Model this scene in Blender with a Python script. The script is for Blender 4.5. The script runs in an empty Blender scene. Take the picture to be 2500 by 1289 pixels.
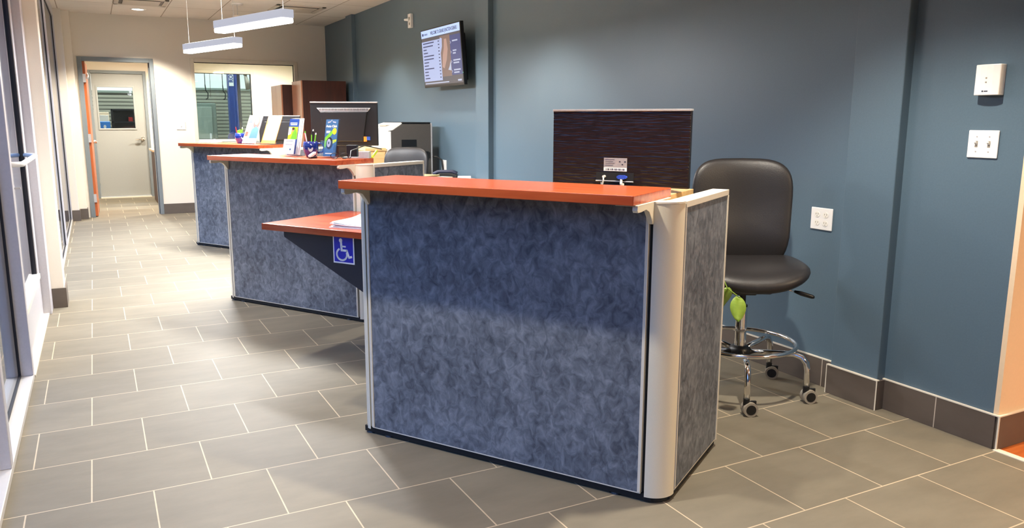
import bpy, bmesh, math, random
from mathutils import Vector, Matrix, Euler

random.seed(7)
SC = bpy.context.scene
C = SC.collection
PI = math.pi

# ------------------------------------------------------------------ camera, world, exposure
cam_data = bpy.data.cameras.new('camera')
cam = bpy.data.objects.new('camera', cam_data)
C.objects.link(cam)
SC.camera = cam
YAW, PITCH, ROLL, FPX = 0.4822, -0.1813, 0.0027, 1926.547
fwd = Vector((math.sin(YAW) * math.cos(PITCH), math.cos(YAW) * math.cos(PITCH), math.sin(PITCH)))
rgt = Vector((math.cos(YAW), -math.sin(YAW), 0.0))
upv = rgt.cross(fwd)
r2 = rgt * math.cos(ROLL) + upv * math.sin(ROLL)
u2 = -rgt * math.sin(ROLL) + upv * math.cos(ROLL)
mw = Matrix((r2, u2, -fwd)).transposed().to_4x4()
mw.translation = Vector((0.1122, -2.9825, 1.3357))
cam.matrix_world = mw
cam_data.sensor_width = 36.0
cam_data.lens = FPX / 2500.0 * 36.0
cam_data.clip_start = 0.05
cam_data.clip_end = 100

world = bpy.data.worlds.new('dusk')
SC.world = world
world.use_nodes = True
wnt = world.node_tree
bg = wnt.nodes['Background']
wtc = wnt.nodes.new('ShaderNodeTexCoord'); wsp = wnt.nodes.new('ShaderNodeSeparateXYZ'); wrp = wnt.nodes.new('ShaderNodeValToRGB')
wnt.links.new(wtc.outputs['Generated'], wsp.inputs[0]); wnt.links.new(wsp.outputs['Z'], wrp.inputs['Fac']); wnt.links.new(wrp.outputs['Color'], bg.inputs['Color'])
we = wrp.color_ramp.elements            # dusk: dark skyline, deep blue sky overhead
we[0].position = 0.0; we[0].color = (0.010, 0.011, 0.016, 1)
we[1].position = 0.62; we[1].color = (0.22, 0.38, 0.80, 1)
w2 = we.new(0.12); w2.color = (0.016, 0.020, 0.036, 1)
w3 = we.new(0.26); w3.color = (0.16, 0.29, 0.62, 1)
bg.inputs['Strength'].default_value = 5.4

SC.view_settings.view_transform = 'Standard'
SC.view_settings.look = 'None'
SC.view_settings.gamma = 1.0
SC.view_settings.exposure = 0.0
SC.view_settings.use_curve_mapping = False

CEIL = 2.70
WX = 3.308          # plane of the blue wall
FY = 9.20           # far wall
WARM = (1.0, 0.77, 0.50)
NEUT = (1.0, 0.915, 0.785)
COOL = (0.97, 0.98, 1.0)

# ------------------------------------------------------------------ materials
def new_mat(name):
    m = bpy.data.materials.new(name)
    m.use_nodes = True
    nt = m.node_tree
    return m, nt, nt.nodes['Principled BSDF']

def srgb(r, g, b):
    f = lambda c: (c / 255.0) / 12.92 if c <= 10 else (((c / 255.0) + 0.055) / 1.055) ** 2.4
    return (f(r), f(g), f(b), 1.0)

def plain(name, col, rough=0.5, metal=0.0, bump=0.0, bscale=80.0, coat=0.0, spec=0.5, vary=0.06):
    m, nt, b = new_mat(name)
    N, L = nt.nodes, nt.links
    tc = N.new('ShaderNodeTexCoord')
    no = N.new('ShaderNodeTexNoise'); no.inputs['Scale'].default_value = bscale; no.inputs['Detail'].default_value = 3
    L.new(tc.outputs['Object'], no.inputs['Vector'])
    rp = N.new('ShaderNodeValToRGB')
    lo = [max(0, c * (1 - vary)) for c in col[:3]]; hi = [c * (1 + vary) for c in col[:3]]
    rp.color_ramp.elements[0].color = (*lo, 1); rp.color_ramp.elements[1].color = (*hi, 1)
    rp.color_ramp.elements[0].position = 0.3; rp.color_ramp.elements[1].position = 0.7
    L.new(no.outputs['Fac'], rp.inputs['Fac']); L.new(rp.outputs['Color'], b.inputs['Base Color'])
    b.inputs['Roughness'].default_value = rough
    b.inputs['Metallic'].default_value = metal
    b.inputs['Coat Weight'].default_value = coat
    b.inputs['Specular IOR Level'].default_value = spec
    if bump > 0:
        bp = N.new('ShaderNodeBump'); bp.inputs['Strength'].default_value = bump; bp.inputs['Distance'].default_value = 0.002
        L.new(no.outputs['Fac'], bp.inputs['Height']); L.new(bp.outputs['Normal'], b.inputs['Normal'])
    return m

def emit(name, col, strength):
    m, nt, b = new_mat(name)
    b.inputs['Base Color'].default_value = (0.01, 0.01, 0.012, 1)
    b.inputs['Emission Color'].default_value = (*col[:3], 1)
    b.inputs['Emission Strength'].default_value = strength
    return m

def brick(name, tile, grout, w, h, mortar, shift=(0, 0, 0), offset=0.5, rough=0.4, spec=0.5, swap=None, mottle=0.12, bump=0.3):
    m, nt, b = new_mat(name)
    N, L = nt.nodes, nt.links
    tc = N.new('ShaderNodeTexCoord')
    src = tc.outputs['Object']
    if swap:                                   # reorder axes so that the tiles lie in the wanted plane
        sp = N.new('ShaderNodeSeparateXYZ'); cb = N.new('ShaderNodeCombineXYZ')
        L.new(src, sp.inputs[0])
        for i, ax in enumerate(swap): L.new(sp.outputs[ax], cb.inputs[i])
        src = cb.outputs[0]
    mp = N.new('ShaderNodeMapping'); mp.inputs['Location'].default_value = shift
    L.new(src, mp.inputs['Vector'])
    br = N.new('ShaderNodeTexBrick')
    br.offset = offset
    for k, v in (('Scale', 1.0), ('Mortar Size', mortar), ('Mortar Smooth', 0.1), ('Bias', 0.0), ('Brick Width', w), ('Row Height', h)):
        br.inputs[k].default_value = v
    c1 = [c * 0.94 for c in tile[:3]]; c2 = [c * 1.06 for c in tile[:3]]
    br.inputs['Color1'].default_value = (*c1, 1); br.inputs['Color2'].default_value = (*c2, 1); br.inputs['Mortar'].default_value = grout
    L.new(mp.outputs[0], br.inputs['Vector'])
    no = N.new('ShaderNodeTexNoise'); no.inputs['Scale'].default_value = 5.0; no.inputs['Detail'].default_value = 8; no.inputs['Roughness'].default_value = 0.65
    ns = N.new('ShaderNodeMapping'); ns.inputs['Scale'].default_value = (0.6, 1.6, 1)
    L.new(src, ns.inputs['Vector']); L.new(ns.outputs[0], no.inputs['Vector'])
    mr = N.new('ShaderNodeMapRange'); mr.inputs['To Min'].default_value = 1 - mottle; mr.inputs['To Max'].default_value = 1 + mottle
    mr.inputs['From Min'].default_value = 0.3; mr.inputs['From Max'].default_value = 0.7
    L.new(no.outputs['Fac'], mr.inputs['Value'])
    mx = N.new('ShaderNodeMix'); mx.data_type = 'RGBA'; mx.blend_type = 'MULTIPLY'; mx.inputs['Factor'].default_value = 1
    L.new(br.outputs['Color'], mx.inputs[6]); L.new(mr.outputs[0], mx.inputs[7])
    L.new(mx.outputs[2], b.inputs['Base Color'])
    b.inputs['Roughness'].default_value = rough
    b.inputs['Specular IOR Level'].default_value = spec
    bp = N.new('ShaderNodeBump'); bp.inputs['Strength'].default_value = bump; bp.inputs['Distance'].default_value = 0.002; bp.invert = True
    L.new(br.outputs['Fac'], bp.inputs['Height']); L.new(bp.outputs['Normal'], b.inputs['Normal'])
    return m

def wood(name, c1, c2, scale=(1.2, 14, 14), rough=0.3, coat=0.2):
    m, nt, b = new_mat(name)
    N, L = nt.nodes, nt.links
    tc = N.new('ShaderNodeTexCoord'); mp = N.new('ShaderNodeMapping'); mp.inputs['Scale'].default_value = scale
    L.new(tc.outputs['Object'], mp.inputs['Vector'])
    no = N.new('ShaderNodeTexNoise'); no.inputs['Scale'].default_value = 3.0; no.inputs['Detail'].default_value = 6; no.inputs['Distortion'].default_value = 0.6
    L.new(mp.outputs[0], no.inputs['Vector'])
    rp = N.new('ShaderNodeValToRGB'); rp.color_ramp.elements[0].position = 0.3; rp.color_ramp.elements[1].position = 0.72
    rp.color_ramp.elements[0].color = c1; rp.color_ramp.elements[1].color = c2
    L.new(no.outputs['Fac'], rp.inputs['Fac']); L.new(rp.outputs['Color'], b.inputs['Base Color'])
    b.inputs['Roughness'].default_value = rough; b.inputs['Coat Weight'].default_value = coat; b.inputs['Coat Roughness'].default_value = 0.15
    return m

def fabric(name):
    m, nt, b = new_mat(name)
    N, L = nt.nodes, nt.links
    tc = N.new('ShaderNodeTexCoord')
    n0 = N.new('ShaderNodeTexNoise'); n0.inputs['Scale'].default_value = 9; n0.inputs['Detail'].default_value = 2
    L.new(tc.outputs['Object'], n0.inputs['Vector'])
    mx0 = N.new('ShaderNodeMix'); mx0.data_type = 'RGBA'; mx0.inputs['Factor'].default_value = 0.045
    L.new(tc.outputs['Object'], mx0.inputs[6]); L.new(n0.outputs['Color'], mx0.inputs[7])
    mp = N.new('ShaderNodeMapping'); mp.inputs['Scale'].default_value = (1.1, 1.1, 0.85)
    L.new(mx0.outputs[2], mp.inputs['Vector'])
    n1 = N.new('ShaderNodeTexNoise'); n1.inputs['Scale'].default_value = 29; n1.inputs['Detail'].default_value = 7; n1.inputs['Roughness'].default_value = 0.60; n1.inputs['Distortion'].default_value = 0.8
    L.new(mp.outputs[0], n1.inputs['Vector'])
    n2 = N.new('ShaderNodeTexNoise'); n2.inputs['Scale'].default_value = 4.5; n2.inputs['Detail'].default_value = 3
    L.new(tc.outputs['Object'], n2.inputs['Vector'])
    ad = N.new('ShaderNodeMath'); ad.operation = 'MULTIPLY_ADD'; ad.inputs[1].default_value = 0.45; 
    L.new(n2.outputs['Fac'], ad.inputs[0]); L.new(n1.outputs['Fac'], ad.inputs[2])
    rp = N.new('ShaderNodeValToRGB'); e = rp.color_ramp.elements
    e[0].position = 0.52; e[0].color = (0.064, 0.073, 0.090, 1)
    e[1].position = 0.95; e[1].color = (0.245, 0.268, 0.300, 1)
    mid = e.new(0.72); mid.color = (0.136, 0.152, 0.178, 1)
    L.new(ad.outputs[0], rp.inputs['Fac']); L.new(rp.outputs['Color'], b.inputs['Base Color'])
    b.inputs['Roughness'].default_value = 0.55; b.inputs['Specular IOR Level'].default_value = 0.35
    return m

def glass(name, tint=(0.9, 0.95, 0.95), refl=1.0):
    m = bpy.data.materials.new(name); m.use_nodes = True
    nt = m.node_tree; N, L = nt.nodes, nt.links
    for n in list(N):
        if n.type == 'BSDF_PRINCIPLED': N.remove(n)
    out = [n for n in N if n.type == 'OUTPUT_MATERIAL'][0]
    tr = N.new('ShaderNodeBsdfTransparent'); tr.inputs['Color'].default_value = (*tint, 1)
    gl = N.new('ShaderNodeBsdfGlossy'); gl.inputs['Roughness'].default_value = 0.02
    fr = N.new('ShaderNodeLayerWeight'); fr.inputs['Blend'].default_value = 0.5
    pw = N.new('ShaderNodeMath'); pw.operation = 'POWER'; pw.inputs[1].default_value = 4.0
    mu = N.new('ShaderNodeMath'); mu.operation = 'MULTIPLY_ADD'; mu.inputs[1].default_value = 0.8 * refl; mu.inputs[2].default_value = 0.035 * refl
    mx = N.new('ShaderNodeMixShader')
    L.new(fr.outputs['Facing'], pw.inputs[0]); L.new(pw.outputs[0], mu.inputs[0]); L.new(mu.outputs[0], mx.inputs[0]); L.new(tr.outputs[0], mx.inputs[1]); L.new(gl.outputs[0], mx.inputs[2])
    L.new(mx.outputs[0], out.inputs['Surface'])
    return m

def wavy(name):            # black plastic with fine broken horizontal ripples (monitor back)
    m, nt, b = new_mat(name)
    N, L = nt.nodes, nt.links
    tc = N.new('ShaderNodeTexCoord')
    mp = N.new('ShaderNodeMapping'); mp.inputs['Scale'].default_value = (11, 11, 120); mp.inputs['Rotation'].default_value = (0, math.radians(2), 0)
    L.new(tc.outputs['Object'], mp.inputs['Vector'])
    no = N.new('ShaderNodeTexNoise'); no.inputs['Scale'].default_value = 1.0; no.inputs['Detail'].default_value = 1.0
    L.new(mp.outputs[0], no.inputs['Vector'])
    bp = N.new('ShaderNodeBump'); bp.inputs['Strength'].default_value = 0.55; bp.inputs['Distance'].default_value = 0.004
    L.new(no.outputs['Fac'], bp.inputs['Height']); L.new(bp.outputs['Normal'], b.inputs['Normal'])
    b.inputs['Base Color'].default_value = (0.012, 0.007, 0.006, 1); b.inputs['Roughness'].default_value = 0.26
    return m

def slats(name, c1, c2, pitch):
    m, nt, b = new_mat(name)
    N, L = nt.nodes, nt.links
    tc = N.new('ShaderNodeTexCoord')
    wv = N.new('ShaderNodeTexWave'); wv.bands_direction = 'Z'; wv.wave_profile = 'SAW'; wv.inputs['Scale'].default_value = 0.314 / pitch
    L.new(tc.outputs['Object'], wv.inputs['Vector'])
    rp = N.new('ShaderNodeValToRGB'); e = rp.color_ramp.elements
    e[0].position = 0.0; e[0].color = c2; e[1].position = 0.5; e[1].color = c1
    L.new(wv.outputs['Fac'], rp.inputs['Fac']); L.new(rp.outputs['Color'], b.inputs['Base Color'])
    bp = N.new('ShaderNodeBump'); bp.inputs['Distance'].default_value = 0.02; L.new(wv.outputs['Fac'], bp.inputs['Height']); L.new(bp.outputs['Normal'], b.inputs['Normal'])
    b.inputs['Roughness'].default_value = 0.4
    return m

MT = {}
MT['floor'] = brick('floor_tile', srgb(114, 107, 92), srgb(182, 166, 140), 0.4, 0.4, 0.0026, shift=(0.2, 0, 0), rough=0.58, spec=0.28)
MT['base_y'] = brick('base_tile_side', srgb(92, 82, 74), srgb(185, 172, 155), 0.62, 5.0, 0.0025, shift=(0.30, 1.0, 0), swap=(1, 2, 0), offset=0, rough=0.45)
MT['base_x'] = brick('base_tile_end', srgb(92, 82, 74), srgb(185, 172, 155), 0.62, 5.0, 0.0025, shift=(0.42, 1.0, 0), swap=(0, 2, 1), offset=0, rough=0.45)
MT['ceil'] = brick('ceiling_tile', srgb(236, 229, 220), srgb(176, 164, 150), 0.61, 1.22, 0.006, shift=(-0.44, -0.74, 0), offset=0, rough=0.9, spec=0.1, mottle=0.03, bump=0.15)
MT['blue'] = plain('blue_satin_paint', (0.090, 0.138, 0.178), rough=0.40, bump=0.10, bscale=140, spec=0.32, vary=0.03)
MT['cream'] = plain('cream_paint', srgb(228, 220, 206), rough=0.6, bump=0.05, bscale=160, vary=0.015)
MT['beige'] = plain('warm_beige_paint', srgb(226, 200, 165), rough=0.6, vary=0.015)
MT['doorgrey'] = plain('grey_door_paint', srgb(150, 152, 148), rough=0.38, vary=0.02)
MT['framegrey'] = plain('dark_grey_frame_paint', srgb(118, 126, 130), rough=0.36, vary=0.02)
MT['alu'] = plain('clear_anodised_aluminium', srgb(188, 186, 192), rough=0.36, metal=0.12, vary=0.03)
MT['sillwhite'] = plain('white_painted_sill', srgb(188, 184, 178), rough=0.4, vary=0.02)
MT['gasket'] = plain('black_gasket', srgb(22, 20, 26), rough=0.6)
MT['glass'] = glass('window_glass')
MT['dglass'] = glass('tinted_storefront_glass', (0.72, 0.78, 0.82), 1.1)
MT['acrylic'] = glass('clear_acrylic', (0.93, 0.95, 0.97), 1.3)
MT['cherry'] = wood('cherry_laminate', srgb(157, 61, 29), srgb(190, 92, 46), scale=(0.7, 13, 13), rough=0.27)
MT['maple'] = wood('maple_laminate', srgb(205, 168, 112), srgb(222, 188, 136), scale=(1, 12, 12), rough=0.4)
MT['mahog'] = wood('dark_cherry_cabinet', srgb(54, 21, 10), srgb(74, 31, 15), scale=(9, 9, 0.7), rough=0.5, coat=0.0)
MT['mahog_lit'] = wood('cabinet_wood_lit', srgb(186, 122, 88), srgb(204, 142, 106), scale=(9, 9, 0.7), rough=0.3)  # same cabinet wood lightened; light on the door side is painted in
MT['doorwood'] = wood('orange_wood_door', srgb(176, 84, 34), srgb(196, 104, 50), scale=(9, 9, 0.8), rough=0.35)
MT['floorwood'] = wood('orange_wood_floor', srgb(168, 84, 34), srgb(196, 108, 50), scale=(2, 14, 3), rough=0.3)
MT['fabric'] = fabric('mottled_blue_grey_fabric')
MT['putty'] = plain('putty_painted_metal', srgb(222, 214, 192), rough=0.36, metal=0.0, vary=0.02, bump=0.03, bscale=300)
MT['trim'] = plain('off_white_trim', srgb(220, 212, 194), rough=0.4, vary=0.02)
MT['black'] = plain('black_plastic', srgb(12, 12, 14), rough=0.4)
MT['blackm'] = plain('matte_black', srgb(14, 14, 15), rough=0.7)
MT['navy'] = plain('dark_navy_laminate', srgb(16, 26, 44), rough=0.4)
MT['wavy'] = wavy('rippled_black_plastic')
MT['silver'] = plain('silver_plastic', srgb(190, 188, 188), rough=0.3, metal=0.4)
MT['leather'] = plain('black_vinyl', srgb(37, 35, 36), rough=0.42, bump=0.25, bscale=260, spec=0.42)
MT['chrome'] = plain('chrome', (0.78, 0.77, 0.76, 1), rough=0.10, metal=1.0, vary=0.01)
MT['rubber'] = plain('grey_rubber', srgb(142, 134, 120), rough=0.6)
MT['white'] = plain('white_plastic', srgb(232, 230, 226), rough=0.35, vary=0.01)
MT['paper'] = plain('white_paper', srgb(240, 240, 238), rough=0.7, vary=0.01)
MT['signblue'] = plain('sign_blue', (0.008, 0.012, 0.42), rough=0.4, vary=0.01)
MT['cableb'] = plain('blue_plug', srgb(50, 80, 190), rough=0.4)
MT['cablew'] = plain('white_cable', srgb(200, 196, 186), rough=0.45)
MT['leaf'] = plain('green_leaf', (0.22, 0.34, 0.045), rough=0.4, bscale=20, vary=0.2)
MT['pot'] = plain('dark_pot', srgb(44, 38, 34), rough=0.5)
MT['mugblue'] = plain('cobalt_glaze', (0.008, 0.020, 0.16), rough=0.12, coat=0.6, vary=0.02)
MT['offwhite'] = plain('copier_white', srgb(232, 228, 218), rough=0.4, vary=0.01)
MT['darkgrey'] = plain('dark_grey_plastic', srgb(72, 68, 64), rough=0.45)
MT['vent'] = plain('ceiling_metal_white', srgb(205, 194, 180), rough=0.5)
MT['pend'] = emit('pendant_side_lens', (0.80, 0.82, 0.95), 0.62)
MT['liftblue'] = plain('lift_post_blue', (0.015, 0.05, 0.26), rough=0.3)
MT['shopwhite'] = plain('shop_white_wall', srgb(228, 232, 226), rough=0.7)
MT['slat'] = slats('rollup_slats', srgb(168, 168, 150), srgb(22, 22, 18), 0.085)  # dark band on each slat is shade put into the colour
MT['shopgrey'] = plain('shop_green_grey', srgb(116, 128, 116), rough=0.5)
MT['concrete'] = plain('shop_concrete', srgb(120, 118, 110), rough=0.7, bscale=8, vary=0.15)
MT['orange'] = plain('orange_print', srgb(232, 130, 30), rough=0.5)
MT['yellow'] = plain('yellow_print', srgb(240, 208, 30), rough=0.5)
MT['green'] = plain('green_print', srgb(110, 180, 40), rough=0.5)
MT['lime'] = plain('lime_print', srgb(176, 196, 36), rough=0.5)
MT['skyblue'] = plain('blue_print', srgb(60, 130, 205), rough=0.5)
MT['deepblue'] = plain('deep_blue_print', srgb(34, 72, 160), rough=0.5)
MT['steelblue'] = plain('steel_blue_print', srgb(54, 96, 140), rough=0.5)
MT['skin'] = plain('skin_print', srgb(206, 150, 112), rough=0.5)
MT['brown'] = plain('brown_print', srgb(78, 44, 28), rough=0.5)
MT['tan'] = plain('tan_print', srgb(176, 140, 104), rough=0.5)
MT['red'] = plain('red_plastic', srgb(190, 40, 36), rough=0.4)
MT['purple'] = plain('dark_ink', srgb(40, 44, 66), rough=0.6)
MT['lampface'] = emit('pendant_diffuser', COOL, 12.0)
MT['canface'] = emit('downlight_lens', NEUT, 14.0)
MT['scr_white'] = emit('screen_white', (0.46, 0.53, 0.80), 1.0)
MT['scr_head'] = emit('screen_header', (0.52, 0.66, 1.0), 1.1)
MT['scr_grey'] = emit('screen_grey', (0.10, 0.09, 0.10), 1.0)
MT['scr_blue'] = emit('screen_blue', (0.06, 0.075, 0.22), 1.0)
MT['scr_brown'] = emit('screen_brown', (0.24, 0.15, 0.12), 1.0)
MT['scr_ink'] = emit('screen_ink', (0.05, 0.06, 0.16), 1.0)
MT['scr_pale'] = emit('screen_pale', (0.50, 0.55, 0.70), 1.0)
MT['scr_tan'] = emit('screen_tan', (0.50, 0.30, 0.24), 1.0)
MT['led'] = emit('green_led', (0.2, 1.0, 0.5), 2.0)

# ------------------------------------------------------------------ mesh helpers
class MB:
    def __init__(s): s.bm = bmesh.new()
    def poly(s, pts):
        return s.bm.faces.new([s.bm.verts.new(p) for p in pts])
    def box(s, lo, hi, mat=None):
        g = bmesh.ops.create_cube(s.bm, size=1.0)
        c = [(a + b) / 2 for a, b in zip(lo, hi)]; d = [abs(b - a) for a, b in zip(lo, hi)]
        t = Matrix.Translation(c) @ Matrix.Diagonal((*d, 1))
        if mat: t = mat @ t
        bmesh.ops.transform(s.bm, matrix=t, verts=g['verts'])
        return s
    def cyl(s, p0, p1, r0, r1=None, n=20, caps=True):
        p0, p1 = Vector(p0), Vector(p1); r1 = r0 if r1 is None else r1
        d = p1 - p0
        g = bmesh.ops.create_cone(s.bm, cap_ends=caps, segments=n, radius1=r0, radius2=r1, depth=d.length)
        q = Vector((0, 0, 1)).rotation_difference(d.normalized()).to_matrix().to_4x4()
        bmesh.ops.transform(s.bm, matrix=Matrix.Translation((p0 + p1) / 2) @ q, verts=g['verts'])
        return s
    def tube(s, path, r, n=10, closed=False, caps=True):
        P = [Vector(p) for p in path]; rings = []
        m = len(P); prev = None
        for i, p in enumerate(P):
            if closed: t = (P[(i + 1) % m] - P[i - 1]).normalized()
            else: t = (P[min(i + 1, m - 1)] - P[max(i - 1, 0)]).normalized()
            if prev is None:
                a = Vector((0, 0, 1)) if abs(t.z) < 0.9 else Vector((1, 0, 0))
                u = t.cross(a).normalized()
            else: u = (prev - t * prev.dot(t)).normalized()
            v = t.cross(u); prev = u
            rr = r[i] if isinstance(r, (list, tuple)) else r
            rings.append([s.bm.verts.new(p + u * math.cos(k / n * 2 * PI) * rr + v * math.sin(k / n * 2 * PI) * rr) for k in range(n)])
        for i in range(m if closed else m - 1):
            a, b = rings[i], rings[(i + 1) % m]
            for k in range(n): s.bm.faces.new((a[k], a[(k + 1) % n], b[(k + 1) % n], b[k]))
        if caps and not closed:
            s.bm.faces.new(rings[0][::-1]); s.bm.faces.new(rings[-1])
        return s
    def prism(s, pts, axis, lo, hi):
        """polygon pts (2D) extruded along axis 'x','y','z'"""
        def mk(p, h):
            return {'x': (h, p[0], p[1]), 'y': (p[0], h, p[1]), 'z': (p[0], p[1], h)}[axis]
        a = [s.bm.verts.new(mk(p, lo)) for p in pts]; b = [s.bm.verts.new(mk(p, hi)) for p in pts]
        n = len(pts)
        s.bm.faces.new(a); s.bm.faces.new(b[::-1])
        for i in range(n): s.bm.faces.new((a[i], b[i], b[(i + 1) % n], a[(i + 1) % n]))
        return s
    def lathe(s, prof, n=32, center=(0, 0, 0), closed=False):
        rings = []
        for (r, z) in prof:
            if r < 1e-6: rings.append([s.bm.verts.new((center[0], center[1], center[2] + z))])
            else: rings.append([s.bm.verts.new((center[0] + r * math.cos(k / n * 2 * PI), center[1] + r * math.sin(k / n * 2 * PI), center[2] + z)) for k in range(n)])
        for a, b in zip(rings, rings[1:]):
            for k in range(n):
                k2 = (k + 1) % n
                if len(a) == 1 and len(b) == 1: continue
                if len(a) == 1: s.bm.faces.new((a[0], b[k], b[k2]))
                elif len(b) == 1: s.bm.faces.new((a[k], a[k2], b[0]))
                else: s.bm.faces.new((a[k], a[k2], b[k2], b[k]))
        return s
    def disc(s, c, r, nrm='z', n=28, rx=None):
        rx = rx or r
        pts = []
        for k in range(n):
            a, b = rx * math.cos(k / n * 2 * PI), r * math.sin(k / n * 2 * PI)
            pts.append({'z': (c[0] + a, c[1] + b, c[2]), 'y': (c[0] + a, c[1], c[2] + b), 'x': (c[0], c[1] + a, c[2] + b)}[nrm])
        s.poly(pts); return s
    def build(s, name, mat, parent=None, bevel=0.0, smooth=False, seg=2, sub=0, mtx=None):
        if mtx is not None: bmesh.ops.transform(s.bm, matrix=mtx, verts=s.bm.verts)
        bmesh.ops.recalc_face_normals(s.bm, faces=s.bm.faces)
        me = bpy.data.meshes.new(name); s.bm.to_mesh(me); s.bm.free()
        if isinstance(mat, (list, tuple)):
            for q in mat: me.materials.append(q)
        else: me.materials.append(mat)
        o = bpy.data.objects.new(name, me); C.objects.link(o)
        if parent is not None: o.parent = parent
        if smooth:
            for p in me.polygons: p.use_smooth = True
        if bevel > 0:
            b = o.modifiers.new('bevel', 'BEVEL'); b.width = bevel; b.segments = seg; b.limit_method = 'ANGLE'; b.angle_limit = math.radians(40)
            if not smooth:
                for p in me.polygons: p.use_smooth = False
        if sub:
            q = o.modifiers.new('sub', 'SUBSURF'); q.levels = sub; q.render_levels = sub
        return o

def smooth_by_angle(o, ang=40):
    me = o.data
    for p in me.polygons: p.use_smooth = True
    try: me.set_sharp_from_angle(angle=math.radians(ang))
    except Exception: pass
    return o

def thing(name, label, cat, loc=(0, 0, 0), rz=0.0, group=None, scale=None):
    o = bpy.data.objects.new(name, None); C.objects.link(o)
    o.empty_display_size = 0.1
    o.location = loc; o.rotation_euler = (0, 0, rz)
    if scale: o.scale = scale
    o['label'] = label; o['category'] = cat
    if group: o['group'] = group
    return o

def tag(o, label, cat, group=None):
    o['label'] = label; o['category'] = cat
    if group: o['group'] = group
    return o

def struct(o):
    o['kind'] = 'structure'; return o

def sempty(name, loc=(0, 0, 0), rz=0):
    o = bpy.data.objects.new(name, None); C.objects.link(o); o.location = loc; o.rotation_euler = (0, 0, rz); o['kind'] = 'structure'; return o

def copy_tree(o, parent=None):
    c = o.copy(); C.objects.link(c)
    if parent is not None: c.parent = parent
    for ch in list(o.children): copy_tree(ch, c)
    return c

def text(s, size, mat, parent, name, mtx, align='LEFT', sx=1.0, depth=0.0004, bold=0.0):
    cu = bpy.data.curves.new(name, 'FONT'); cu.body = s; cu.size = size; cu.align_x = align; cu.align_y = 'CENTER'; cu.extrude = depth; cu.offset = bold; cu.resolution_u = 3
    t = bpy.data.objects.new('tmp', cu); C.objects.link(t)
    dg = bpy.context.evaluated_depsgraph_get()
    me = bpy.data.meshes.new_from_object(t.evaluated_get(dg))
    bpy.data.objects.remove(t); bpy.data.curves.remove(cu)
    me.transform(mtx @ Matrix.Diagonal((sx, 1, 1, 1)))
    me.materials.clear(); me.materials.append(mat); me.name = name
    o = bpy.data.objects.new(name, me); C.objects.link(o); o.parent = parent
    return o

def frame(o, xd, yd):
    """matrix whose local x/y lie along xd/yd (for text and flat prints)"""
    x, y = Vector(xd).normalized(), Vector(yd).normalized(); z = x.cross(y)
    m = Matrix((x, y, z)).transposed().to_4x4(); m.translation = Vector(o); return m

# ------------------------------------------------------------------ lamps
def downlight(x, y, power, col, z=CEIL, half=52, label=None, blend=0.5, r=0.07):
    t = thing('recessed_downlight', label, 'ceiling light', (x, y, z), group='recessed ceiling downlights')
    MB().lathe([(0.070, -0.002), (0.072, -0.008), (0.090, -0.008), (0.096, 0.0)], n=32).build('trim_ring', MT['white'], t, smooth=True)
    MB().lathe([(0.071, -0.003), (0.05, -0.007), (0, -0.009)], n=32).build('lens', MT['canface'], t, smooth=True)
    ld = bpy.data.lights.new('downlight_lamp', 'SPOT'); ld.energy = power; ld.color = col; ld.spot_size = math.radians(2 * half); ld.spot_blend = blend; ld.shadow_soft_size = r * 0.6
    lo = bpy.data.objects.new('downlight_lamp', ld); C.objects.link(lo); lo.parent = t; lo.location = (0, 0, -0.03)
    return t

# ------------------------------------------------------------------ setting
struct(MB().box((-0.6, -6.0, -0.1), (3.3, 12.14, 0)).box((3.3, -1.18, -0.1), (6.3, 12.14, 0)).build('floor', MT['floor']))
struct(MB().box((3.312, -6.0, -0.1), (7.0, -1.18, 0.0)).build('floor_wood', MT['floorwood']))
struct(MB().box((3.285, -6.0, -0.02), (3.318, -1.19, 0.004)).build('trim_1', MT['trim'], bevel=0.002))
struct(MB().box((-0.6, -6.0, CEIL), (7.0, 12.3, CEIL + 0.1)).build('ceiling', MT['ceil']))
# blue wall with three shallow pilasters
struct(MB().box((WX, -1.17, 0), (WX + 0.3, FY, CEIL)).build('wall_right', MT['blue']))
PILS = [(-0.65, -0.385), (3.49, 3.76), (7.64, 7.91)]
for i, (a, b) in enumerate(PILS):
    struct(MB().box((WX - 0.052, a, 0), (WX + 0.02, b, CEIL)).build('trim_%d' % (i + 2), MT['blue'], bevel=0.004))
struct(MB().box((WX - 0.001, -1.186, 0), (7.0, -1.165, CEIL)).build('wall_end', MT['beige']))
struct(MB().box((6.9, -6.0, 0), (7.0, -1.2, CEIL)).build('wall_lobby', MT['beige']))
struct(MB().box((-0.6, -6.1, 0), (7.0, -6.0, CEIL)).build('wall_back', MT['blue']))
# tile baseboards
bb = MB(); H = 0.142
edges = [-1.18] + [v for p in PILS for v in p] + [FY]
for i in range(0, len(edges) - 1, 2): bb.box((WX - 0.012, edges[i], 0), (WX + 0.001, edges[i + 1], H))
struct(bb.build('baseboard_right', MT['base_y'], bevel=0.0015))
pb = MB()
for a, b in PILS: pb.box((WX - 0.066, a - 0.012, 0), (WX - 0.052, b + 0.012, H)); pb.box((WX - 0.052, a - 0.012, 0), (WX, a, H)); pb.box((WX - 0.052, b, 0), (WX, b + 0.012, H))
struct(pb.build('baseboard_pilaster', MT['base_y'], bevel=0.0015))
gt = MB()
for i in range(0, len(edges) - 1, 2): gt.box((WX - 0.013, edges[i], H), (WX, edges[i + 1], H + 0.005))
for a, b in PILS: gt.box((WX - 0.067, a - 0.013, H), (WX - 0.05, b + 0.013, H + 0.005)); gt.box((WX - 0.067, a - 0.013, 0), (WX - 0.064, a - 0.008, H)); gt.box((WX - 0.067, b + 0.008, 0), (WX - 0.064, b + 0.013, H))
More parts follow.
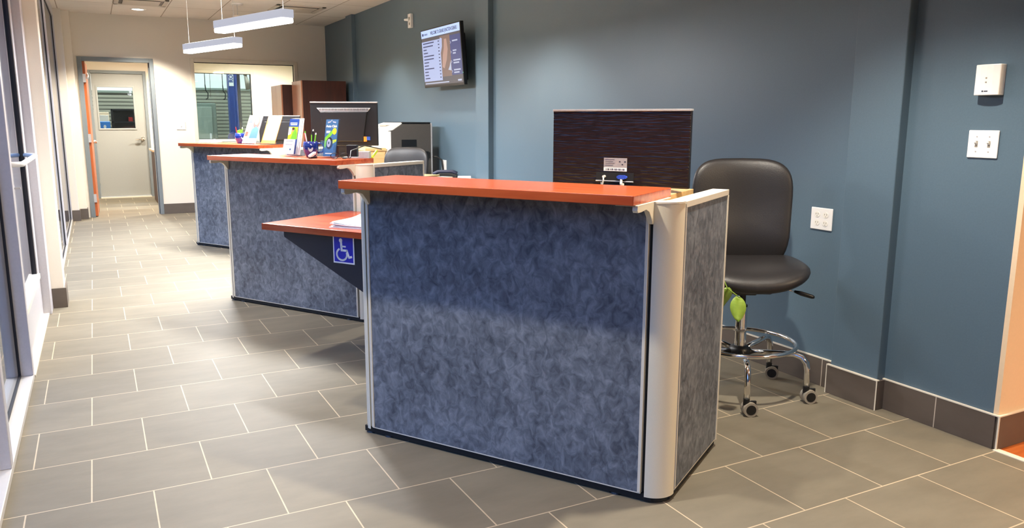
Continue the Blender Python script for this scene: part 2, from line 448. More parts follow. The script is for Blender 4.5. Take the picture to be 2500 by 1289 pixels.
gt.box((WX - 0.013, -1.199, H), (6.8, -1.18, H + 0.005)); gt.box((WX - 0.0135, -1.199, 0), (WX - 0.008, -1.193, H))
struct(gt.build('trim_5', MT['trim']))
struct(MB().box((WX - 0.012, -1.198, 0), (6.8, -1.186, H)).build('baseboard_end', MT['base_x'], bevel=0.0015))

# far wall with door and window openings
DX0, DX1, DZ = 0.045, 0.86, 2.095
WX0, WX1, WZ0, WZ1 = 1.435, 2.825, 0.95, 2.115
fw = MB()
fw.box((-0.6, FY, 0), (DX0, FY + 0.12, CEIL)); fw.box((DX0, FY, DZ), (DX1, FY + 0.12, CEIL)); fw.box((DX1, FY, 0), (WX0, FY + 0.12, CEIL))
fw.box((WX0, FY, WZ1), (WX1, FY + 0.12, CEIL)); fw.box((WX0, FY, 0), (WX1, FY + 0.12, WZ0)); fw.box((WX1, FY, 0), (4.2, FY + 0.12, CEIL))
struct(fw.build('wall_far', MT['cream']))
struct(MB().box((0.895, FY - 0.012, 0), (WX - 0.014, FY + 0.001, H)).build('baseboard_far', MT['base_x'], bevel=0.0015))
# door frame and open wooden door
d1 = sempty('door_1')
fr = MB()
for x0, x1 in ((-0.012, DX0), (DX1, 0.91)): fr.box((x0, FY - 0.02, 0), (x1, FY + 0.14, 2.14))
fr.box((DX0, FY - 0.02, DZ - 0.01), (DX1, FY + 0.14, 2.14))
fr.build('door_frame', MT['framegrey'], d1, bevel=0.003)
st = MB(); st.box((DX0, FY + 0.06, 0), (DX0 + 0.012, FY + 0.14, DZ)); st.box((DX1 - 0.012, FY + 0.06, 0), (DX1, FY + 0.14, DZ))
st.build('door_stop', MT['framegrey'], d1)
leaf = MB().box((0.0, 0.0, 0.012), (0.82, 0.042, 2.08), None).build('door_leaf', MT['doorwood'], d1, bevel=0.002, mtx=Matrix.Translation((DX0 - 0.01, FY + 0.03, 0)) @ Matrix.Rotation(math.radians(88.5), 4, 'Z') @ Matrix.Translation((0, -0.042, 0)))
for z in (0.26, 1.07, 1.86):
    MB().box((DX0 - 0.004, FY - 0.022, z - 0.055), (DX0 + 0.030, FY + 0.045, z + 0.055)).build('hinge', MT['silver'], leaf)
lv = MB(); lv.cyl((DX0 + 0.03, FY + 0.78, 1.0), (DX0 + 0.085, FY + 0.78, 1.0), 0.026); lv.tube([(DX0 + 0.08, FY + 0.78, 1.0), (DX0 + 0.09, FY + 0.74, 1.0), (DX0 + 0.09, FY + 0.66, 0.995)], 0.011)
lv.build('lever_handle', MT['chrome'], leaf, smooth=True)
ov = MB(); ov.tube([(DX0 + 0.05, FY + 0.03, 1.86), (DX0 + 0.06, FY + 0.3, 1.9), (DX0 + 0.05, FY + 0.6, 1.95)], 0.012); ov.build('closer_arm', MT['silver'], leaf)

# interior window in far wall
def window(name, x0, x1, z0, z1, y, fw_=0.05, mat='trim', depth=0.12, glassmat='glass'):
    w = sempty(name)
    f = MB(); d0, d1_ = y - 0.018, y + depth
    f.box((x0 - fw_, d0, z0 - fw_), (x0, d1_, z1 + fw_)); f.box((x1, d0, z0 - fw_), (x1 + fw_, d1_, z1 + fw_))
    f.box((x0, d0, z1), (x1, d1_, z1 + fw_)); f.box((x0, d0, z0 - fw_), (x1, d1_, z0))
    f.build('window_frame', MT[mat], w, bevel=0.003)
    g = MB(); yy = y + depth * 0.5
    t = 0.007
    g.box((x0, yy - 0.01, z0), (x0 + t, yy + 0.01, z1)); g.box((x1 - t, yy - 0.01, z0), (x1, yy + 0.01, z1)); g.box((x0, yy - 0.01, z1 - t), (x1, yy + 0.01, z1)); g.box((x0, yy - 0.01, z0), (x1, yy + 0.01, z0 + t))
    g.build('gasket', MT['gasket'], w)
    MB().box((x0 + t, yy - 0.003, z0 + t), (x1 - t, yy + 0.003, z1 - t)).build('pane', MT[glassmat], w)
    return w
window('window_1', WX0, WX1, WZ0 + 0.05, WZ1 - 0.0, FY)

# room behind the far wall
RY = 12.1
gw = MB(); bx0, bx1, bz0, bz1 = 1.70, 2.69, 0.97, 2.12
gx0, gx1, gz = 0.135, 0.92, 2.07
gw.box((-0.6, RY, 0), (gx0, RY + 0.12, CEIL)); gw.box((gx0, RY, gz), (gx1, RY + 0.12, CEIL)); gw.box((gx1, RY, 0), (bx0, RY + 0.12, CEIL))
gw.box((bx0, RY, bz1), (bx1, RY + 0.12, CEIL)); gw.box((bx0, RY, 0), (bx1, RY + 0.12, bz0)); gw.box((bx1, RY, 0), (4.2, RY + 0.12, CEIL))
struct(gw.build('wall_corridor', MT['cream']))
cw = MB(); cw.box((4.08, FY + 0.12, 0), (4.2, RY, CEIL)); cw.box((-0.6, FY + 0.12, 0), (-0.45, RY, CEIL))
struct(cw.build('wall_corridor_side', MT['cream']))
struct(MB().box((gx1 + 0.05, RY - 0.012, 0), (4.0, RY + 0.001, H)).build('baseboard_corridor', MT['base_x']))
window('window_2', bx0, bx1, bz0, bz1, RY, 0.055)
d2 = sempty('door_2')
f2 = MB()
for x0, x1 in ((gx0 - 0.05, gx0), (gx1, gx1 + 0.05)): f2.box((x0, RY - 0.02, 0), (x1, RY + 0.14, gz + 0.05))
f2.box((gx0, RY - 0.02, gz), (gx1, RY + 0.14, gz + 0.05)); f2.build('door_frame', MT['framegrey'], d2, bevel=0.003)
l2 = MB(); wx0, wx1, wz0, wz1 = 0.215, 0.755, 1.165, 1.85
l2.box((gx0 + 0.004, RY + 0.0, 0.03), (wx0, RY + 0.045, gz - 0.004)); l2.box((wx1, RY, 0.03), (gx1 - 0.004, RY + 0.045, gz - 0.004))
l2.box((wx0, RY, 0.03), (wx1, RY + 0.045, wz0)); l2.box((wx0, RY, wz1), (wx1, RY + 0.045, gz - 0.004))
leaf2 = l2.build('door_leaf', MT['doorgrey'], d2)
s2 = MB()
for a, b, c, d in ((wx0 - 0.022, wx0 + 0.004, wz0 - 0.022, wz1 + 0.022), (wx1 - 0.004, wx1 + 0.022, wz0 - 0.022, wz1 + 0.022)): s2.box((a, RY - 0.012, c), (b, RY + 0.05, d))
s2.box((wx0, RY - 0.012, wz0 - 0.022), (wx1, RY + 0.05, wz0 + 0.004)); s2.box((wx0, RY - 0.012, wz1 - 0.004), (wx1, RY + 0.05, wz1 + 0.022))
s2.build('vision_frame', MT['doorgrey'], leaf2, bevel=0.003)
MB().box((wx0, RY + 0.018, wz0), (wx1, RY + 0.024, wz1)).build('pane', MT['glass'], leaf2)
h2 = MB(); h2.cyl((0.85, RY - 0.005, 0.985), (0.85, RY - 0.06, 0.985), 0.034); h2.tube([(0.85, RY - 0.055, 0.985), (0.82, RY - 0.062, 0.985), (0.73, RY - 0.06, 0.975)], 0.012)
h2.build('lever_handle', MT['chrome'], leaf2, smooth=True)
MB().box((gx0, RY - 0.06, 0.0), (gx1, RY + 0.14, 0.014)).build('threshold', MT['trim'], d2)

# service bay behind it
SY = 18.0
struct(MB().box((-4, RY + 0.12, -0.1), (9, SY + 0.3, 0)).build('floor_shop', MT['concrete']))
struct(MB().box((-4, SY + 0.06, 0), (9, SY + 0.3, 5.0)).build('wall_shop', MT['shopwhite']))
struct(MB().box((-4, RY + 0.13, 4.6), (9, SY + 0.3, 4.8)).build('ceiling_shop', MT['shopwhite']))
ss = MB(); ss.box((-4, RY + 0.13, 0), (-3.9, SY, 4.6)); ss.box((8.9, RY + 0.13, 0), (9, SY, 4.6)); ss.box((-3.9, RY + 0.12, CEIL + 0.1), (8.9, RY + 0.16, 4.6))
struct(ss.build('wall_shop_side', MT['shopwhite']))
for i, (x0, x1, z1) in enumerate(((-1.6, 1.35, 1.92), (2.15, 4.4, 2.02))):
    rd = sempty('door_%d' % (i + 4), (0, 0, 0))
    MB().box((x0, SY, 0), (x1, SY + 0.05, z1)).build('roll_up_curtain', MT['slat'], rd)
    MB().box((x0 - 0.05, SY - 0.04, z1), (x1 + 0.05, SY + 0.06, z1 + 0.05)).build('header_track', MT['shopgrey'], rd)
    gd = MB()
    for x in (x0, x1): gd.box((x - 0.05, SY - 0.05, 0), (x + 0.03, SY + 0.05, z1))
    gd.build('guide_rail', MT['shopgrey'], rd)
p = thing('lift_post', 'tall blue vehicle lift post seen through the back window', 'vehicle lift', (2.98, 16.0, 0))
MB().box((-0.13, -0.12, 0), (0.06, 0.12, 3.6)).build('column', MT['liftblue'], p, bevel=0.01)
MB().box((0.07, -0.08, 0), (0.13, 0.10, 3.6)).build('rail', MT['navy'], p)
MB().box((-0.35, -0.2, 0), (0.25, 0.25, 0.03)).build('base_plate', MT['liftblue'], p)
ca = MB(); ca.box((-0.16, -0.2, 0.55), (0.16, -0.12, 0.95)); ca.prism([(-0.36, 0.35), (0.1, 0.35), (0.1, 0.8), (-0.1, 1.05), (-0.2, 1.0)], 'y', -0.26, -0.2)
ca.build('carriage', MT['liftblue'], p, bevel=0.01)
MB().box((-0.115, -0.127, 2.05), (-0.015, -0.121, 2.75)).build('name_plate', MT['paper'], p)
text('ROTARY', 0.12, MT['liftblue'], p, 'plate_lettering', frame((-0.065, -0.130, 2.36), (0, 0, 1), (-1, 0, 0)), 'CENTER', bold=0.003)
for i, (x, y, a, lab) in enumerate(((2.28, 15.2, 0.0, 'hanging shop hose with a hook, left of the pair behind the window'), (2.66, 15.4, 0.1, 'hanging shop hose with a hook, beside the blue lift post'))):
    h = thing('shop_hose', lab, 'hose', (x, y, 1.72), group='hoses hanging in the service bay')
    MB().tube([(0, 0, 2.9), (0.01, 0, 1.2), (0, 0, 0.30)], 0.007, n=8).build('hose', MT['blackm'], h)
    MB().tube([(0.1, 0, 2.9), (0.11, 0, 1.0), (0.10, 0, 0.06)], 0.004, n=6).build('cord', MT['brown'], h)
    MB().tube([(0, 0, 0.32), (0.01, 0, 0.2), (0.05, 0, 0.14), (0.04, 0, 0.04), (0.0, 0, 0.02)], 0.011, n=8).build('hook', MT['black'], h)
h = thing('exhaust_hose', 'grey exhaust hose hanging right of the blue lift post', 'hose', (3.15, 15.6, 1.95))
MB().tube([(0, 0, 2.6), (0, 0, 1.2), (0.02, 0, 0.45)], 0.085, n=14).build('duct', MT['shopgrey'], h, smooth=True)
MB().cyl((0.02, 0, 0.45), (0.03, 0, 0.32), 0.085, 0.035).cyl((0.03, 0, 0.32), (0.09, 0, 0.02), 0.03, 0.07).build('nozzle', MT['rubber'], h, smooth=True)
b = thing('shop_booth', 'grey green equipment booth at the left of the back window', 'booth', (2.34, 16.6, 0))
MB().box((-0.5, 0, 0), (0.32, 0.6, 1.68)).build('body', MT['shopgrey'], b, bevel=0.02)
MB().box((-0.44, -0.02, 0.05), (0.22, 0.0, 1.6)).build('door', plain('booth_door', srgb(142, 152, 138), rough=0.4), b, bevel=0.01)
MB().box((0.14, -0.05, 0.8), (0.18, -0.02, 1.0)).build('handle', MT['white'], b)
b = thing('tool_cabinet', 'beige tool cabinet in the service bay behind the grey door', 'cabinet', (0.30, 15.6, 0))
MB().box((-0.2, 0, 0), (0.12, 0.5, 1.46)).build('body', MT['beige'], b, bevel=0.01)
MB().box((-0.19, -0.012, 0.05), (0.11, 0.0, 1.4)).build('door', MT['trim'], b, bevel=0.004)
b = thing('parts_box', 'blue plastic parts box seen through the grey door window', 'box', (0.32, 15.0, 0))
MB().box((-0.13, 0, 0), (0.1, 0.3, 1.27)).build('body', MT['skyblue'], b, bevel=0.01)
MB().disc((0.0, -0.003, 1.17), 0.035, 'y', rx=0.025).build('dial', MT['white'], b)
b = thing('shop_shelf', 'dark shelving rack in the service bay, right in the grey door window', 'shelf', (0.75, 16.0, 0))
for z in (0.3, 0.9, 1.24, 1.5): MB().box((-0.28, 0, z), (0.4, 0.5, z + 0.03)).build('shelf_board', MT['black'], b)
MB().box((-0.28, 0.46, 0.0), (0.4, 0.475, 1.5)).build('back_panel', MT['darkgrey'], b)
for x in (-0.28, 0.37):
    for y in (0, 0.47): MB().box((x, y, 0), (x + 0.03, y + 0.03, 1.53)).build('post', MT['black'], b)
tag(MB().lathe([(0, 0), (0.07, 0), (0.075, 0.03), (0.05, 0.06), (0, 0.07)], 16, (1.03, 16.15, 1.2705)).build('hard_hat', MT['yellow'], smooth=True), 'yellow hard hat on the dark shelving rack in the service bay', 'hat')
tag(MB().box((0.80, 16.1, 1.2705), (0.88, 16.3, 1.36)).build('shop_carton', MT['red']), 'small red carton on the dark shelving rack in the service bay', 'box')
def shop_lamp(x, y, lab):
    t = thing('shop_light', lab, 'ceiling light', (x, y, 4.55), group='service bay strip lights')
    MB().box((-0.8, -0.12, -0.02), (0.8, 0.12, 0.05)).build('housing', MT['white'], t)
    MB().box((-0.78, -0.1, -0.05), (0.78, 0.1, -0.02)).build('tube_lens', emit('shop_tube', COOL, 240), t)
shop_lamp(0.3, 15.2, 'strip light over the left half of the service bay')
shop_lamp(3.6, 15.2, 'strip light over the right half of the service bay')

# ------------------------------------------------------------------ left storefront
LX = -0.265
def storefront(name, y0, y1, muls, z_sill=0.03, head=2.60, deep=0.11, x=LX, back=0.035):
    w = sempty(name)
    MB().box((x - deep, y0, 0), (x, y1, z_sill)).build('sill', MT['sillwhite'], w, bevel=0.003)
    MB().box((x - deep, y0, head), (x, y1, CEIL)).build('head_rail', MT['alu'], w, bevel=0.003)
    for y, wd in muls: MB().box((x - deep, y - wd / 2, z_sill), (x, y + wd / 2, head)).build('mullion', MT['alu'], w, bevel=0.003)
    ys = sorted(muls)
    for (a, wa), (b, wb) in zip(ys, ys[1:]):
        a2, b2 = a + wa / 2, b - wb / 2
        g = MB(); t = 0.012; g0, g1 = x - back - 0.02, x - back + 0.006
        g.box((g0, a2, z_sill), (g1, a2 + t, head)); g.box((g0, b2 - t, z_sill), (g1, b2, head)); g.box((g0, a2, z_sill), (g1, b2, z_sill + t)); g.box((g0, a2, head - t), (g1, b2, head))
        g.build('gasket', MT['gasket'], w)
        MB().box((x - back - 0.006, a2 + t, z_sill + t), (x - back, b2 - t, head - t)).build('pane', MT['dglass'], w)
    return w
storefront('window_3', -6.0, 1.69, [(-5.97, .06), (-4.5, .06), (-3.0, .06), (-1.4, .06), (0.40, .06), (1.655, .075)], back=0.06)
storefront('window_4', 3.62, 8.86, [(3.65, .06), (6.42, .06), (8.82, .08)], x=-0.225, back=0.02)
# glazed entrance door between the two storefronts
d3 = sempty('door_3')
f = MB(); dx = LX - 0.03
f.box((LX - 0.11, 1.69, 2.3), (LX, 3.40, 2.36)); f.box((LX - 0.11, 3.20, 0), (LX + 0.02, 3.40, CEIL)); f.box((LX - 0.11, 1.69, 2.6), (LX, 3.4, CEIL))
f.build('door_frame', MT['alu'], d3, bevel=0.003)
MB().box((LX - 0.07, 1.69, 2.36), (LX - 0.06, 3.2, 2.6)).build('transom_pane', MT['dglass'], d3)
dl = MB()
dl.box((dx - 0.045, 1.71, 0.012), (dx, 1.84, 2.29)); dl.box((dx - 0.045, 3.06, 0.012), (dx, 3.19, 2.29)); dl.box((dx - 0.045, 1.84, 2.17), (dx, 3.06, 2.29)); dl.box((dx - 0.045, 1.84, 0.012), (dx, 3.06, 0.30))
dleaf = dl.build('door_leaf', MT['alu'], d3, bevel=0.003)
g = MB()
for a, b in ((1.84, 1.855), (3.045, 3.06)): g.box((dx - 0.035, a, 0.30), (dx - 0.006, b, 2.17))
g.build('gasket', MT['gasket'], dleaf)
MB().box((dx - 0.026, 1.855, 0.30), (dx - 0.020, 3.045, 2.17)).build('pane', MT['dglass'], dleaf)
MB().box((dx - 0.026, 1.83, 0.285), (dx + 0.012, 3.07, 0.315)).build('glazing_bead', MT['trim'], dleaf)
ph = MB(); ph.tube([(dx, 1.80, 1.10), (dx + 0.05, 1.82, 1.10), (dx + 0.065, 1.86, 1.10), (dx + 0.065, 2.9, 1.10), (dx + 0.05, 2.98, 1.10), (dx, 3.05, 1.10)], 0.014, n=12)
ph.build('push_bar', MT['white'], dleaf, smooth=True)
MB().cyl((dx, 1.80, 0.98), (dx + 0.022, 1.80, 0.98), 0.018).box((dx, 1.79, 0.975), (dx + 0.05, 1.81, 0.985)).build('thumb_turn', MT['silver'], dleaf)
MB().cyl((dx, 1.80, 0.83), (dx + 0.014, 1.80, 0.83), 0.014).build('lock_cylinder', MT['silver'], dleaf)
MB().box((LX - 0.11, 1.69, 0.0), (LX + 0.004, 3.2, 0.011)).build('threshold', MT['trim'], d3)
# cream piers
pr_ = MB(); pr_.box((-0.45, 3.40, 0), (-0.165, 3.62, CEIL)); pr_.box((-0.45, 8.86, 0), (-0.14, 9.02, CEIL)); pr_.box((-0.45, 9.02, 0), (-0.05, FY, CEIL))
struct(pr_.build('wall_left', MT['cream'], bevel=0.004))
lb = MB(); lb.box((-0.246, 3.388, 0), (-0.153, 3.40, H)); lb.box((-0.165, 3.40, 0), (-0.153, 3.63, H)); lb.box((-0.222, 8.848, 0), (-0.128, 8.86, H)); lb.box((-0.14, 8.86, 0), (-0.128, 9.01, H)); lb.box((-0.14, 9.008, 0), (-0.038, 9.02, H)); lb.box((-0.05, 9.02, 0), (-0.038, FY - 0.02, H))
struct(lb.build('baseboard_left', MT['base_x'], bevel=0.0015))
struct(MB().box((-0.6, -6.0, 0), (-0.56, 3.4, 0.02)).build('trim_6', MT['alu']))

# ------------------------------------------------------------------ reception counters
RZ = math.atan2(-0.843, 0.538)
L0 = 1.261
def make_counter(label, loc, rz, sc):
    t = thing('reception_counter', label, 'counter', loc, rz, 'reception counters', (1, 1, sc))
    # main panel
    MB().box((0.058, 0.0, 0.035), (1.250, 0.06, 1.059)).build('front_panel', MT['fabric'], t)
    tr = MB(); tr.box((0.046, -0.004, 0.035), (0.058, 0.062, 1.059)); tr.box((1.250, -0.004, 0.035), (1.261, 0.062, 1.059)); tr.box((0.046, 0.0, 1.059), (1.261, 0.062, 1.065)); tr.box((0.046, 0.0, 0.03), (1.261, 0.06, 0.035))
    tr.build('panel_trim', MT['trim'], t, bevel=0.001)
    MB().box((0.030, 0.014, 0.035), (0.046, 0.055, 1.046)).build('shadow_gap', MT['blackm'], t)
    MB().box((1.261, 0.014, 0.035), (1.276, 0.055, 1.046)).build('shadow_gap', MT['blackm'], t)
    # rounded corner posts
    R = 0.080; x1 = 1.357
    pts = [(1.275, 0.062), (1.275, 0.0)]
    for k in range(13):
        a = -PI / 2 + k / 12 * PI / 2
        pts.append((x1 - R + R * math.cos(a), R + R * math.sin(a) + 0.0))
    pts += [(1.297, 0.080), (1.297, 0.062)]
    smooth_by_angle(MB().prism(pts, 'z', 0.022, 1.063).build('corner_post', MT['putty'], t))
    cap = [(1.272, 0.064), (1.272, -0.002)] + [(x1 + 0.002 - R + R * math.cos(-PI / 2 + k / 12 * PI / 2), R - 0.002 + R * math.sin(-PI / 2 + k / 12 * PI / 2)) for k in range(13)] + [(1.294, 0.082), (1.294, 0.064)]
    MB().prism(cap, 'z', 1.063, 1.069).build('post_cap', MT['trim'], t)
    R2 = 0.040
    pts = [(0.032, 0.0)] + [(R2 - 0.004 - R2 * math.sin(k / 10 * PI / 2), R2 - R2 * math.cos(k / 10 * PI / 2)) for k in range(11)] + [(-0.004, 0.075), (0.032, 0.075)]
    smooth_by_angle(MB().prism(pts, 'z', 0.022, 1.046).build('corner_post', MT['putty'], t))
    # wings
    def wing(xa, xb, ya, yb):
        MB().box((xa, ya + 0.012, 0.035), (xb, yb - 0.012, 1.046)).build('wing_panel', MT['fabric'], t)
        q = MB(); q.box((xa - 0.003, ya, 0.035), (xb + 0.003, ya + 0.008, 1.046)); q.box((xa - 0.004, yb - 0.012, 0.03), (xb + 0.004, yb, 1.046)); q.box((xa - 0.003, ya, 1.046), (xb + 0.003, yb, 1.068)); q.box((xa, ya, 0.03), (xb, yb, 0.035))
        q.build('wing_trim', MT['trim'], t, bevel=0.0015)
    wing(1.297, 1.357, 0.084, 0.62)
    wing(-0.004, 0.052, 0.080, 0.62)
    # base and levelling feet
    bs = MB(); bs.box((0.0, 0.006, 0.008), (1.30, 0.054, 0.032)); bs.box((1.300, 0.054, 0.008), (1.352, 0.615, 0.032)); bs.box((0.0, 0.054, 0.008), (0.048, 0.615, 0.032))
    pts = [(1.275, 0.03)] + [(x1 - 0.006 - R + R * math.cos(-PI / 2 + k / 10 * PI / 2), R + 0.006 + R * math.sin(-PI / 2 + k / 10 * PI / 2)) for k in range(11)] + [(1.30, 0.086)]
    bs.prism(pts, 'z', 0.004, 0.022)
    bs.build('base_rail', MT['blackm'], t)
    for x, y in ((0.12, 0.03), (1.16, 0.03), (1.325, 0.16), (1.325, 0.54), (0.025, 0.54), (0.02, 0.03)):
        MB().cyl((x, y, 0.0), (x, y, 0.012), 0.026, 0.02).cyl((x, y, 0.008), (x, y, 0.03), 0.008).build('levelling_foot', MT['black'], t)
    # counter slab and brackets
    MB().box((0.056, -0.172, 1.070), (1.268, 0.190, 1.102)).build('counter_top', MT['cherry'], t, bevel=0.0025, seg=3)
    prof = [(0.06, 1.0695), (-0.150, 1.0695), (-0.153, 1.054), (-0.146, 1.046), (-0.115, 1.046), (-0.075, 1.050), (-0.045, 1.040), (-0.022, 1.016), (-0.010, 0.998), (-0.004, 0.994), (0.0, 1.0), (0.0, 1.058), (0.06, 1.058)]
    for xa, xb in ((1.258, 1.276), (0.052, 0.070)):
        MB().prism(prof, 'x', xa, xb).box((xa + (0 if xa < 0.5 else -0.06), -0.148, 1.066), (xb + (0.06 if xa < 0.5 else 0), 0.17, 1.0699)).build('bracket', MT['putty'], t, bevel=0.0012)
    # work surface inside
    MB().box((0.056, 0.066, 0.915), (1.255, 0.95, 0.945)).build('work_surface', MT['maple'], t, bevel=0.002)
    for x in (0.20, 1.10): MB().box((x, 0.88, 0.0), (x + 0.04, 0.94, 0.915)).build('desk_leg', MT['putty'], t)
    return t
CA = Vector((1.047, 0.178)); CM = Vector((0.919, 3.103)); CB = Vector((0.990, 6.02))
c1 = make_counter('nearest reception counter, blue grey fabric front under a bare cherry top', (CA.x, CA.y, 0), RZ, 1.0)
RZM = math.radians(-58.4); RZB = math.radians(-59.5)
c2 = copy_tree(c1); c2.location = (CM.x, CM.y, 0); c2.rotation_euler.z = RZM; c2.scale = (1, 1, 0.980)
c2['label'] = 'middle reception counter, blue fabric front, holding brochures and a navy pen mug'
c3 = copy_tree(c1); c3.location = (CB.x, CB.y, 0); c3.rotation_euler.z = RZB; c3.scale = (1, 1, 0.987)
c3['label'] = 'farthest reception counter, with two large leaning leaflets on its cherry top'
def station(o2, rz):
    e1 = Vector((math.cos(rz), math.sin(rz))); e2 = Vector((-e1.y, e1.x))
    return lambda s, d, z=0.0: Vector((o2.x + s * e1.x + d * e2.x, o2.y + s * e1.y + d * e2.y, z))
PA, PM, PB = station(CA, RZ), station(CM, RZM), station(CB, RZB)
TOPM, TOPB = 1.102 * 0.980 + 0.0005, 1.102 * 0.987 + 0.0005

# ------------------------------------------------------------------ low accessible table between the first two counters
t = thing('accessible_table', 'low cherry table with navy gusset and wheelchair sign left of nearest counter', 'table', (CA.x + 0.014, CA.y - 0.022, 0), RZ)
MB().box((-1.31, 0.66, 0.716), (-0.055, 1.395, 0.752)).build('table_top', MT['cherry'], t, bevel=0.0025, seg=3)
gus = MB().prism([(-1.20, 0.716), (-1.20, 0.676), (-0.09, 0.17), (-0.06, 0.17), (-0.06, 0.716)], 'y', 0.72, 0.742).build('gusset_panel', MT['navy'], t, bevel=0.001)
MB().box((-0.056, 0.66, 0.0), (-0.02, 1.39, 0.716)).build('end_panel', MT['navy'], t)
MB().prism([(-1.20, 0.716), (-1.20, 0.676), (-0.09, 0.17), (-0.06, 0.17), (-0.06, 0.716)], 'y', 1.30, 1.322).build('gusset_panel', MT['navy'], t, bevel=0.001)
x0, x1, z0, z1 = -0.829, -0.680, 0.562, 0.714
MB().box((x0, 0.7175, z0), (x1, 0.7195, z1)).build('wheelchair_sign', MT['paper'], gus)
MB().box((x0 + 0.008, 0.7165, z0 + 0.008), (x1 - 0.008, 0.7176, z1 - 0.008)).build('sign_field', MT['signblue'], gus)
fig = MB(); cx, cz, S = (x0 + x1) / 2, (z0 + z1) / 2, 0.152
def P2(a, b): return (cx + (a - 0.5) * 0.149, 0.7155, z0 + b * S)
def stroke(pts, wd):
    for (a, b) in zip(pts, pts[1:]):
        A, B = Vector(P2(*a)), Vector(P2(*b)); d = (B - A).normalized(); n = Vector((-d.z, 0, d.x)) * wd / 2
        A = A - d * wd * 0.3; B = B + d * wd * 0.3
        q = [A + n, B + n, B - n, A - n]
        fig.prism([(v.x, v.z) for v in q], 'y', 0.7150, 0.7166)
ring = [(0.42 + 0.24 * math.cos(a), 0.33 + 0.21 * math.sin(a)) for a in [math.radians(120 + k * 15) for k in range(0, 18)]]
stroke(ring, 0.0105)
stroke([(0.40, 0.76), (0.42, 0.47)], 0.014); stroke([(0.41, 0.62), (0.60, 0.62)], 0.0085); stroke([(0.42, 0.48), (0.66, 0.48), (0.76, 0.24), (0.87, 0.27)], 0.012)
fig.cyl((P2(0.385, 0.83)[0], 0.7150, P2(0, 0.83)[2]), (P2(0.385, 0.83)[0], 0.7166, P2(0, 0.83)[2]), 0.0115)
fig.build('wheelchair_figure', MT['paper'], gus)
# stack of papers on it
pp = thing('paper_stack', 'loose stack of white papers on the low cherry table', 'paper', tuple(PA(-0.62, 0.90, 0.7525)), RZ + 0.12)
for k in range(5):
    bm_ = MB(); nx, ny = 10, 8; W_, D_ = 0.44, 0.30
    V = [[None] * (ny + 1) for _ in range(nx + 1)]; V2 = [[None] * (ny + 1) for _ in range(nx + 1)]
    for i in range(nx + 1):
        for j in range(ny + 1):
            x, y = (i / nx - 0.5) * W_, (j / ny - 0.5) * D_
            lift = 0.012 * (k / 4) * max(0, -x / W_ * 2) ** 3 + 0.004 * k * max(0, y / D_ * 2) ** 2
            z = 0.0015 + k * 0.0042 + lift
            V[i][j] = bm_.bm.verts.new((x + 0.004 * ((k * 37) % 5 - 2), y + 0.003 * ((k * 17) % 5 - 2), z + 0.0022)); V2[i][j] = bm_.bm.verts.new((x + 0.004 * ((k * 37) % 5 - 2), y + 0.003 * ((k * 17) % 5 - 2), z - 0.0015))
    for i in range(nx):
        for j in range(ny):
            bm_.bm.faces.new((V[i][j], V[i + 1][j], V[i + 1][j + 1], V[i][j + 1])); bm_.bm.faces.new((V2[i][j], V2[i][j + 1], V2[i + 1][j + 1], V2[i + 1][j]))
    for i in range(nx):
        bm_.bm.faces.new((V[i][0], V2[i][0], V2[i + 1][0], V[i + 1][0])); bm_.bm.faces.new((V[i][ny], V[i + 1][ny], V2[i + 1][ny], V2[i][ny]))
    for j in range(ny):
        bm_.bm.faces.new((V[0][j], V[0][j + 1], V2[0][j + 1], V2[0][j])); bm_.bm.faces.new((V[nx][j], V2[nx][j], V2[nx][j + 1], V[nx][j + 1]))
    bm_.build('sheet', MT['paper'], pp, smooth=False)

